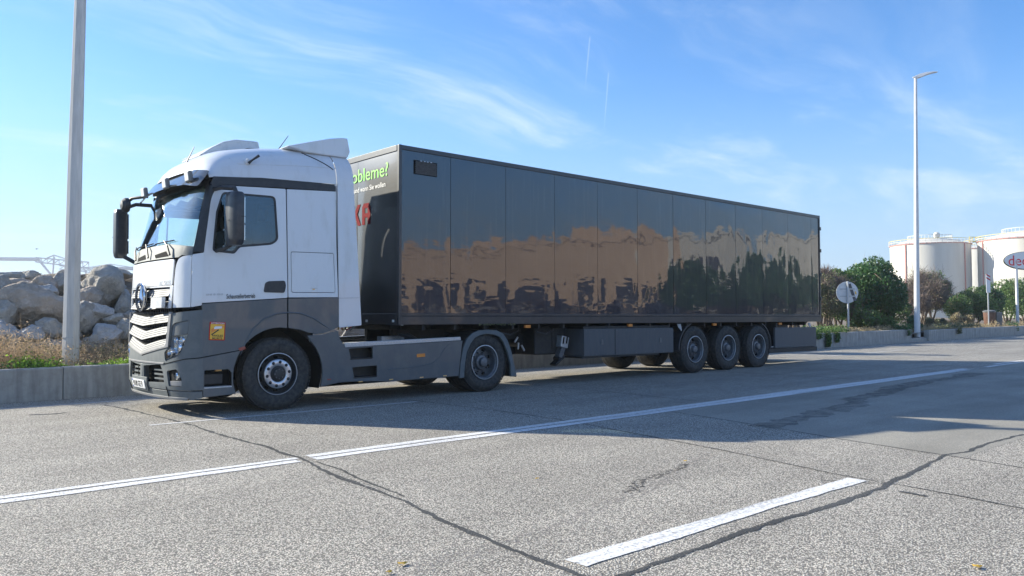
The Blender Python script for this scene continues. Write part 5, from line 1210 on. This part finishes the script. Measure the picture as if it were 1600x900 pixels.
# cable reels and bright bits near the kingpin
for (x, z, a) in ((2.95, .82, 40), (3.12, .66, -35), (3.0, .70, 5)):
    m_ = MB(); m_.obox((x, .5, z), Matrix.Rotation(R(a), 3, 'Y'), .035, .03, .13); m_.build('lashing_buckle', 'zinc', TL, bevel=.01)
# running gear
for x in (7.94, 9.25, 10.56):
    wheel(TL, x, .04, .52, .385, 'trailer', 1); wheel(TL, x, WD-.04, .52, .385, 'trailer', -1)
    m_ = MB(); m_.tube([(x, .4, .52), (x, 2.1, .52)], .065, 12); m_.build('axle', 'chassis_black', TL, smooth=True)
    m_ = MB()
    for y in (.84, 1.64): m_.lathe((x+.25, y, .82), [(.0,-.17),(.12,-.17),(.15,-.10),(.13,0),(.15,.10),(.12,.17),(0,.17)], 16, 'z')
    m_.build('air_spring', 'rubber', TL, smooth=True)
for sd in (1, -1):
    y0, y1 = (.05, .42) if sd == 1 else (2.10, 2.47)
    arcm = [(7.94+.60*cos(R(a)), .52+.60*sin(R(a))) for a in range(100, 186, 8)]; arci = [(7.94+.565*cos(R(a)), .52+.565*sin(R(a))) for a in range(184, 99, -8)]
    m_ = MB(); m_.prism(arcm+arci, y0, y1); m_.build('mudguard', 'rim_dark', TL, bevel=.004)
    arcm = [(10.56+.60*cos(R(a)), .52+.60*sin(R(a))) for a in range(-6, 76, 8)]; arci = [(10.56+.565*cos(R(a)), .52+.565*sin(R(a))) for a in range(74, -7, -8)]
    m_ = MB(); m_.prism(arcm+arci, y0, y1); m_.build('mudguard', 'rim_dark', TL, bevel=.004)
for x in (2.75, 5.62, 8.62, 11.5): 
    bar('marker_lamp', x, x+.13, .02, .07, 1.045, 1.10, 'orange_lens', .006)
for x in (7.30, 13.0):
    m_ = MB()
    for k in range(3): m_.tube([(x+.05*k, .05, 1.09), (x+.04*k+.03, .03, 1.0-.03*k)], .014, 6)
    m_.build('lashing_hook', 'zinc', TL)
m_ = MB()
rr = random.Random(3)
for k in range(60):
    x = 1.62+rr.random()*.85; z = 1.10+rr.random()*.025; m_.obox((x, -.02, z), Matrix.Rotation(rr.uniform(-1, 1), 3, 'Y'), .02, .012, .014)
m_.build('caught_leaves', 'leaf_olive', TL)
TL.rotation_euler = (0, .0069, 0)
TL.location.x += -.034
# ------------------------------------------------------------ vegetation
def bush(x, y, z, rx, ry, h, n, mt, label, seed, twigs=.25, leaf=.10, twig_m='twig', name='bush', cat='bush', lumps=14, dens=1., trunk=True, group='bushes behind the wall'):
    g = np.random.default_rng(seed); b = root(name, (x, y, z), label, cat, group)
    # irregular crown: leaves sit on lumps that hug an uneven hull
    L = []; 
    for k in range(lumps):
        a = g.uniform(0, 2*pi); e = g.uniform(-.25, 1); rr = g.uniform(.55, .95)
        L.append((x+rx*rr*cos(a)*np.sqrt(max(0, 1-max(0, e)**2))*.85, y+ry*rr*sin(a)*np.sqrt(max(0, 1-max(0, e)**2))*.85, z+h*(.42+.40*e*rr), g.uniform(.22, .42)*min(rx, h*.7)))
    L.append((x, y, z+h*.45, .5*min(rx, h*.6))); L = np.array(L)
    w = L[:, 3]**2; idx = g.choice(len(L), n, p=w/w.sum())
    d = g.normal(size=(n, 3)); d /= np.linalg.norm(d, axis=1)[:, None]; rad = L[idx, 3]*g.uniform(.55, 1.12, n)**.6
    C = L[idx, :3]+d*rad[:, None]*np.array([1, 1, 1.0]); C = C[C[:, 2] > z+.02]
    quads('foliage', leaf_quads(g, C, leaf, .6, .6), mt, b)
    m = int(n*twigs)
    if m:
        k = g.choice(len(L), m); S = L[k, :3]+g.normal(size=(m, 3))*L[k, 3][:, None]*.3; dd = g.normal(size=(m, 3)); dd[:, 2] += .6; dd /= np.linalg.norm(dd, axis=1)[:, None]
        E = S+dd*(L[k, 3]*g.uniform(.6, 1.25, m))[:, None]; ok = E[:, 2] > z
        quads('twigs', twig_quads(g, S[ok], E[ok], .022), twig_m, b)
    if trunk:
        m_ = MB()
        for k in range(min(6, lumps)):
            e = L[k, :3]; m_.tube([(x+g.normal()*.1, y+g.normal()*.1, z-.1), tuple((np.array([x, y, z])*.5+e*.5)+g.normal(size=3)*.1), tuple(e)], [.07, .045, .015], 6)
        m_.build('stems', 'bark', b, smooth=True)
    return b
bush(34.6, 8.3, .35, 2.0, 1.9, 4.15, 20000, 'leaf_dark', 'tall rounded dark green bush between the round sign and the street lamp', 1, .05, .15, lumps=26)
bush(36.6, 8.2, .35, 1.15, 1.2, 2.9, 6000, 'leaf_dark', 'lower right shoulder of dark green bush next to the street lamp', 2, .05, .15, lumps=12)
bush(32.0, 8.8, .35, 1.3, 1.3, 4.2, 7000, 'leaf_mid', 'upright green bush with its top above the round sign', 3, .08, .13, lumps=14)
bush(29.4, 8.2, .35, 1.5, 1.3, 3.8, 2600, 'leaf_dry', 'half bare brownish bush of fine twigs behind the round sign', 4, 3.2, .05, lumps=14)
bush(27.6, 8.6, .35, 1.0, 1.0, 4.3, 350, 'leaf_dry', 'thin bare shrub poking out above the end of the trailer', 5, 5., .05, lumps=9)
bush(27.0, 6.8, .35, 1.2, 1.0, 3.0, 5000, 'leaf_olive', 'low yellowish green bush beside the tail of the trailer', 6, .2, .09, lumps=12)
bush(28.6, 5.6, .38, 1.4, .7, 1.1, 5500, 'leaf_mid', 'low leafy bush at the foot of the round sign', 7, .1, .09, lumps=12)
bush(24.2, 6.4, .38, 1.0, .9, 2.4, 5000, 'leaf_dark', 'dark low bush right behind the end of the trailer', 8, .1, .10, lumps=10)
bush(30.6, 5.6, .38, .6, .5, .75, 1800, 'leaf_mid', 'small leafy bush left of the street lamp foot', 9, .1, .08, lumps=8)
bush(32.3, 5.0, .20, .5, .5, 1.1, 2200, 'leaf_dark', 'dark little bush in the gap of the wall by the street lamp', 10, .1, .09, lumps=8)
bush(38.6, 8.6, .4, 1.1, 1.0, 1.9, 4500, 'leaf_mid', 'small green bush between the dark rounded bush and the street lamp', 22, .1, .11, lumps=12)
bush(46.6, 8.2, .4, 1.3, 1.0, 2.2, 5500, 'leaf_mid', 'low green bush in front of the sparse brown ones right of the lamp', 23, .1, .11, lumps=12)
bush(31.0, 7.6, .4, 1.1, .9, 2.4, 5000, 'leaf_mid', 'green bush filling in right behind the round sign', 24, .2, .11, lumps=12)
bush(40.6, 11.0, .4, 1.8, 1.5, 3.0, 3600, 'leaf_olive', 'brownish olive bush filling the gap left of the street lamp', 21, 1.5, .08, lumps=16)
bush(47.0, 10.4, .4, 2.0, 1.7, 4.2, 4200, 'leaf_olive', 'tall sparse olive and brown bush right of the street lamp', 11, 2.4, .08, lumps=20)
bush(50.6, 11.2, .4, 1.7, 1.6, 4.0, 5200, 'leaf_mid', 'loose green topped bush below the left storage tank', 12, 1., .11, lumps=16)
bush(44.2, 9.8, .4, 1.4, 1.2, 3.0, 900, 'leaf_dry', 'bare brown bush just right of the street lamp', 13, 5., .05, lumps=12)
bush(49.4, 8.2, .4, 1.5, 1.2, 2.7, 8000, 'leaf_mid', 'rounded green bush in front of the gap between the tanks', 14, .05, .13, lumps=16)
bush(51.8, 8.0, .4, 1.6, 1.2, 2.7, 8000, 'leaf_dark', 'dark green bush left of the striped marker', 15, .05, .13, lumps=16)
bush(56.5, 8.4, .4, 1.9, 1.5, 3.5, 9000, 'leaf_mid', 'broad green bush behind the bin and the sign posts', 16, .05, .13, lumps=18)
bush(60.8, 8.6, .4, 2.1, 1.5, 3.8, 9000, 'leaf_mid', 'green bush at the right edge behind the oval sign post', 17, .05, .13, lumps=18)
bush(66.0, 8.6, .4, 2.4, 1.5, 3.8, 7000, 'leaf_mid', 'green bush beyond the right edge of the photo', 18, .05, .14, lumps=16)
bush(43.0, 6.6, .4, 1.2, .6, .9, 2400, 'dry_grass', 'straw coloured grassy tuft on the wall right of the lamp', 19, .5, .09, lumps=8)
bush(38.8, 6.4, .4, 1.6, .7, .75, 3000, 'leaf_olive', 'low creeping bush spilling over the wall right of the lamp', 20, .3, .08, lumps=10)
# bushes behind the trailer: only their shadows on the road are seen
for k, (x, y, h, r_) in enumerate([(15.8, 5.7, 4.2, .9), (7.5, 8.8, 3.4, 1.6), (10.5, 9.5, 3.2, 1.4), (22.0, 9.6, 4.4, 1.2)]):
    bush(x, y, .35, r_, 1.3, h, 4500, 'leaf_mid', 'bush hidden behind the trailer, the %s one from its tail' % ['second', 'third', 'fourth', 'first'][k], 40+k, .2, .14, lumps=14)
# trailing creeper over the wall by the trailer end
def creeper(x0, x1, y, n, mt, label, seed, drops):
    g = np.random.default_rng(seed); P = []
    for (dx, dl, wd) in drops:
        k = int(n*dl); t = g.uniform(0, 1, k)**.8
        P.append(np.stack([dx+g.normal(size=k)*wd*(1-.5*t), WY-.03-g.uniform(0, .10, k)-.03*np.sin(t*3), .56-dl*t], axis=1))
    k = n; P.append(np.stack([g.uniform(x0, x1, k), WY+g.uniform(-.10, .5, k), .58+np.abs(g.normal(size=k))*.10], axis=1))
    o = quads('creeper', leaf_quads(g, np.concatenate(P), .07, .7, .2), mt); return tag(o, label, 'plant')
creeper(20.4, 23.4, WY, 1500, 'leaf_mid', 'creeper hanging in two strands over the wall beside the trailer tail', 61, [(21.6, .50, .10), (22.3, .36, .07), (20.9, .2, .1)])
creeper(28.6, 29.2, WY, 500, 'leaf_dark', 'small creeper over the wall edge left of the street lamp', 62, [(28.8, .25, .1)])
creeper(33.0, 37.5, WY, 900, 'leaf_olive', 'creeper patch lying on the wall right of the street lamp', 63, [(34.6, .28, .14)])
creeper(43.0, 43.5, WY, 150, 'leaf_dark', 'tiny creeper strand on the wall below the bin', 64, [(43.1, .3, .07)])
# --- planted bed on the left, in front of the rocks
def stalks(name, label, cat, x0, x1, y0, y1, n, h, mt, leaf, nleaf, seed, kind='stuff', lean=.3, w=.006, stem='leaf_dry'):
    g = np.random.default_rng(seed); X = g.uniform(x0, x1, n); Y = g.uniform(y0, y1, n)
    Zb = np.array([bedz(a, b) for a, b in zip(X, Y)]); H = h*g.uniform(.45, 1.15, n)*(.75+.35*np.sin(X*2.7+1)*np.sin(Y*3.1))
    S = np.stack([X, Y, Zb-.02], 1); E = S+np.stack([g.normal(size=n)*lean*H, g.normal(size=n)*lean*H, H], 1)
    Q = [twig_quads(g, S, E, w)]
    k = n*3; j = g.integers(0, n, k); t = g.uniform(.3, 1, k)[:, None]; s2 = S[j]+(E[j]-S[j])*t; e2 = s2+g.normal(size=(k, 3))*(.10*h/.4)+np.array([0, 0, .05]); Q.append(twig_quads(g, s2, e2, w*.6))
    o1 = np.concatenate(Q); base = quads(name, o1, stem); tag(base, label, cat, None, kind)
    k = n*nleaf; j = g.integers(0, n, k); t = g.uniform(.35, 1.05, k)[:, None]; C = S[j]+(E[j]-S[j])*t+g.normal(size=(k, 3))*.045
    quads('leaves', leaf_quads(g, C, leaf, .6, .3), mt, base)
    return base
stalks('dry_weeds', 'reddish brown dry weeds along the foot of the rocks on the left', 'weeds', -7.5, -3.4, WY+.45, WY+1.9, 1100, .62, 'leaf_dry', .03, 24, 71)
stalks('dry_weeds', 'brown and olive weeds between the lamp post and the truck', 'weeds', -3.5, -1.2, WY+.7, WY+2.0, 420, .46, 'leaf_dry', .03, 14, 72)
stalks('olive_weeds', 'greenish weeds mixed among the dry ones behind the wall', 'weeds', -6.5, -1.5, WY+.35, WY+1.7, 420, .50, 'leaf_olive', .034, 16, 73)
stalks('green_groundcover', 'bright green leafy ground cover on top of the wall at the post foot', 'ground cover', -4.35, -1.2, WY+.22, WY+.62, 520, .19, 'leaf_bright', .055, 26, 74, lean=.6)
stalks('green_groundcover', 'sparse green leaves on the wall at the far left', 'ground cover', -6.4, -4.5, WY+.25, WY+.5, 60, .10, 'leaf_mid', .04, 14, 75, lean=.6)
for k, (x, y, h) in enumerate([(-2.75, 5.0, .52), (-2.0, 5.2, .40)]):
    o = stalks('tall_weed', ['single tall weed with a yellow tip right of the lamp post', 'spindly weed just left of the truck front'][k], 'weed', x, x+.05, y, y+.04, 3, h, 'yellow_leaf', .04, 3, 80+k, None, .12, .012, 'leaf_olive')
stalks('dry_weeds', 'dry brown weeds seen through the gap behind the cab', 'weeds', .8, 5.0, WY+.4, WY+1.6, 420, .34, 'leaf_dry', .03, 14, 76)
stalks('verge_grass', 'straw grass along the top of the wall beyond the trailer', 'grass', 20.5, 29, WY+.3, WY+1.4, 900, .28, 'dry_grass', .04, 10, 77, w=.014)
stalks('verge_grass', 'straw grass along the wall right of the street lamp', 'grass', 31.5, 60, WY+.3, WY+2.2, 1500, .30, 'dry_grass', .05, 8, 78, w=.018)
stalks('bed_plants', 'mixed low plants behind the trailer and wheels', 'ground cover', 5, 21, WY+.3, WY+1.6, 900, .25, 'leaf_olive', .045, 10, 79, w=.01)
# fallen leaves
g = random.Random(9)
for k, (x, y, lb) in enumerate([(-4.67, -7.05, 'yellow fallen leaf on the asphalt at the bottom, left of the near lane line'), (-2.49, -9.13, 'yellow fallen leaf in the bottom right corner of the asphalt'), (-2.63, -5.94, 'small yellow leaf on the asphalt left of the near lane line'),
                  (-1.13, -6.29, 'tiny yellow leaf near the edge of the truck shadow'), (-4.80, -7.12, 'pair leaf lying beside the yellow one at the bottom')]):
    m_ = MB(); a = g.uniform(0, 6); n = 10; v = [(0, 0, .012)]
    for j in range(n):
        t = 2*pi*j/n; rr = (.022 if j % 2 else .013)*(1.2 if k < 2 else .8); v.append((rr*cos(t+a)*1.3, rr*sin(t+a), .004+.007*((j*3) % 4)/3))
    m_.add([(x+p[0], y+p[1], p[2]+.006) for p in v], [(0, j+1, (j+1) % n+1) for j in range(n)]); o = m_.build('fallen_leaf', 'yellow_leaf', None, fix=False); tag(o, lb, 'leaf', 'fallen leaves on the asphalt')
# ------------------------------------------------------------ what stands behind the camera and shows in the glossy panels
def block(name, label, cat, p0, p1, depth, h, material, steps=(), win=()):
    p0 = Vector((*p0, 0)); p1 = Vector((*p1, 0)); t = (p1-p0); L = t.length; t.normalize(); n = Vector((-t.y, t.x, 0))   # n points away from the trailer
    b = root(name, tuple(p0), label, cat)
    P = lambda s, d, z: tuple(p0+t*s+n*d+Vector((0, 0, z)))
    def bx_(nm, s0, s1, d0, d1, z0, z1, mt, par=b):
        m_ = MB(); m_.add([P(s0,d0,z0),P(s1,d0,z0),P(s1,d1,z0),P(s0,d1,z0),P(s0,d0,z1),P(s1,d0,z1),P(s1,d1,z1),P(s0,d1,z1)], [(0,3,2,1),(4,5,6,7),(0,1,5,4),(1,2,6,5),(2,3,7,6),(3,0,4,7)]); return m_.build(nm, mt, par)
    bx_('wall', 0, L, 0, depth, 0, h, material)
    bx_('parapet', -.2, L+.2, -.15, depth, h, h+.35, material)
    for (s0, s1, z1) in steps: bx_('roof_block', s0, s1, .5, depth-1, h+.35, z1, material)
    for (s0, s1, z0, z1) in win:
        w_ = bx_('window', s0, s1, -.05, .1, z0, z1, 'shutter'); bx_('sill', s0-.1, s1+.1, -.18, -.02, z0-.12, z0, 'white_wall', w_)
    return b
block('warehouse', 'tan rendered warehouse across the road behind the camera, reflected in the trailer side', 'building', (47.5, -31.0), (34.0, -66.0), 14, 7.6, 'tan_wall',
      steps=[(3, 9, 8.9), (14, 20, 8.6), (28, 31, 9.0)], win=[(1.5, 4.5, 2.2, 4.2), (6.5, 8.5, 2.0, 4.4), (11, 15, 1.0, 4.2), (18, 19.6, 2.4, 4.4), (22, 25, 1.0, 4.4), (28.5, 29.7, 2.6, 4.4), (31, 32, 2.6, 4.4)])
block('white_annex', 'white annex beside the tan warehouse, reflected in the middle of the trailer', 'building', (50.5, -27.0), (48.3, -32.6), 8, 7.8, 'white_wall', win=[(1, 2.4, 4, 6)])
block('white_shed', 'white shed across the road, reflected in the last trailer panels', 'building', (66, -21), (61.5, -31), 10, 8.4, 'white_wall', win=[(1.5, 4, 1, 3.6), (6, 9, 1, 3.6)])
block('long_store', 'long tan store further along the far side of the road', 'building', (33, -69), (16, -92), 14, 7.0, 'tan_wall', win=[(3, 6, 1, 4), (10, 13, 1, 4)])
for k, (x, y, h, r_) in enumerate([(42.5, -25.0, 6.6, 2.6), (44.5, -21.0, 6.2, 2.6), (49.5, -21.5, 6.6, 3.0), (55, -23, 5.4, 2.8)]):
    t = bush(x, y, 0, r_, r_, h, 3500, 'leaf_dark', ['first', 'second', 'third', 'fourth'][k]+' roadside tree across the road, reflected in the trailer', 90+k, .1, .38, name='roadside_tree', cat='tree', lumps=18, group='trees across the road')
def car(x, y, ang, h, L, material, label, cat='car'):
    c = root('parked_'+cat, (x, y, 0), label, cat, 'vehicles parked across the road'); M = Matrix.Rotation(ang, 3, 'Z'); o_ = Vector((x, y, 0))
    def tr(m_): m_.v = [tuple(M @ Vector(p)+o_) for p in m_.v]; return m_
    hb = h*.55
    if cat == 'van': body = [(-L/2,.3),(-L/2,h-.1),(-L/2+.1,h),(L/2-1.5,h),(L/2-.9,hb+.3),(L/2-.1,hb+.1),(L/2,.3)]; gl = [(L/2-1.9,h-.2),(L/2-1.45,h-.15),(L/2-1.0,hb+.4),(L/2-1.9,hb+.35)]
    else: body = [(-L/2,.3),(-L/2,hb),(-L/2+.5,hb+.08),(-L/2+1.0,h-.03),(L/2-2.0,h),(L/2-1.2,hb+.1),(L/2-.15,hb-.1),(L/2,.3)]; gl = [(-L/2+.9,hb+.1),(-L/2+1.25,h-.12),(L/2-2.05,h-.1),(L/2-1.5,hb+.12)]
    m_ = MB(); m_.prism(body, -.88, .88); tr(m_).build('body', material, c, bevel=.08)
    for y_ in (-.885, .875): m_ = MB(); m_.prism(gl, y_, y_+.012); tr(m_).build('window', 'shutter', c)
    for sx_ in (-L/2+.9, L/2-.9):
        for y_ in (-.9, .7): m_ = MB(); m_.lathe((sx_, y_, .33), [(0,0),(.32,0),(.33,.03),(.33,.2),(0,.2)], 20, 'y'); tr(m_).build('wheel', 'rubber', c)
car(40.5, -34, 1.95, 1.45, 4.3, 'frame_black', 'dark car parked by the warehouse, reflected low in the trailer'); car(37.6, -41, 1.95, 2.4, 5.4, 'shutter', 'dark van parked by the warehouse wall', 'van')
car(35.6, -47.5, 1.95, 1.45, 4.3, 'grey_paint', 'grey car parked in front of the warehouse'); car(33, -54, 1.95, 1.5, 4.3, 'frame_black', 'black car further along the warehouse'); car(45, -28.5, 1.95, 2.3, 5.2, 'white_wall', 'white van parked by the annex', 'van')
for k, (x, y, h_, c_) in enumerate([(44.0, -30.5, 1.9, 'shutter'), (42.3, -36.5, 2.6, 'frame_black'), (40.2, -44.0, 1.5, 'shutter'), (36.0, -51.0, 2.7, 'shutter'), (34.5, -58.0, 1.5, 'frame_black'), (46.6, -25.0, 1.5, 'shutter'), (52.0, -24.8, 2.5, 'frame_black'), (60.5, -24.5, 1.5, 'shutter')]):
    car(x-2.2, y-1.0, 1.95, h_, 5.2 if h_ > 2 else 4.3, c_, 'dark %s number %s from the annex in the row across the road' % ('van' if h_ > 2 else 'car', ['two', 'three', 'four', 'five', 'six', 'one', 'seven', 'eight'][k]), 'van' if h_ > 2 else 'car')
car(56, -22.5, 2.0, 1.5, 4.4, 'shutter', 'dark car by the white shed'); car(49, -18.5, 1.7, 1.5, 4.4, 'silver_paint', 'silver car under the roadside trees')

for o in bpy.data.objects:      # tiny alike pieces, joined in one mesh each
    if o.parent and o.name.split('.')[0] in ('hand_hole', 'nut_hole', 'wheel_nut', 'cap_bolt', 'tread_blocks', 'rail_stud', 'grille_wire', 'louver_rib', 'caught_leaves', 'rail_posts', 'twigs', 'foliage', 'leaves'): o['kind'] = 'stuff'
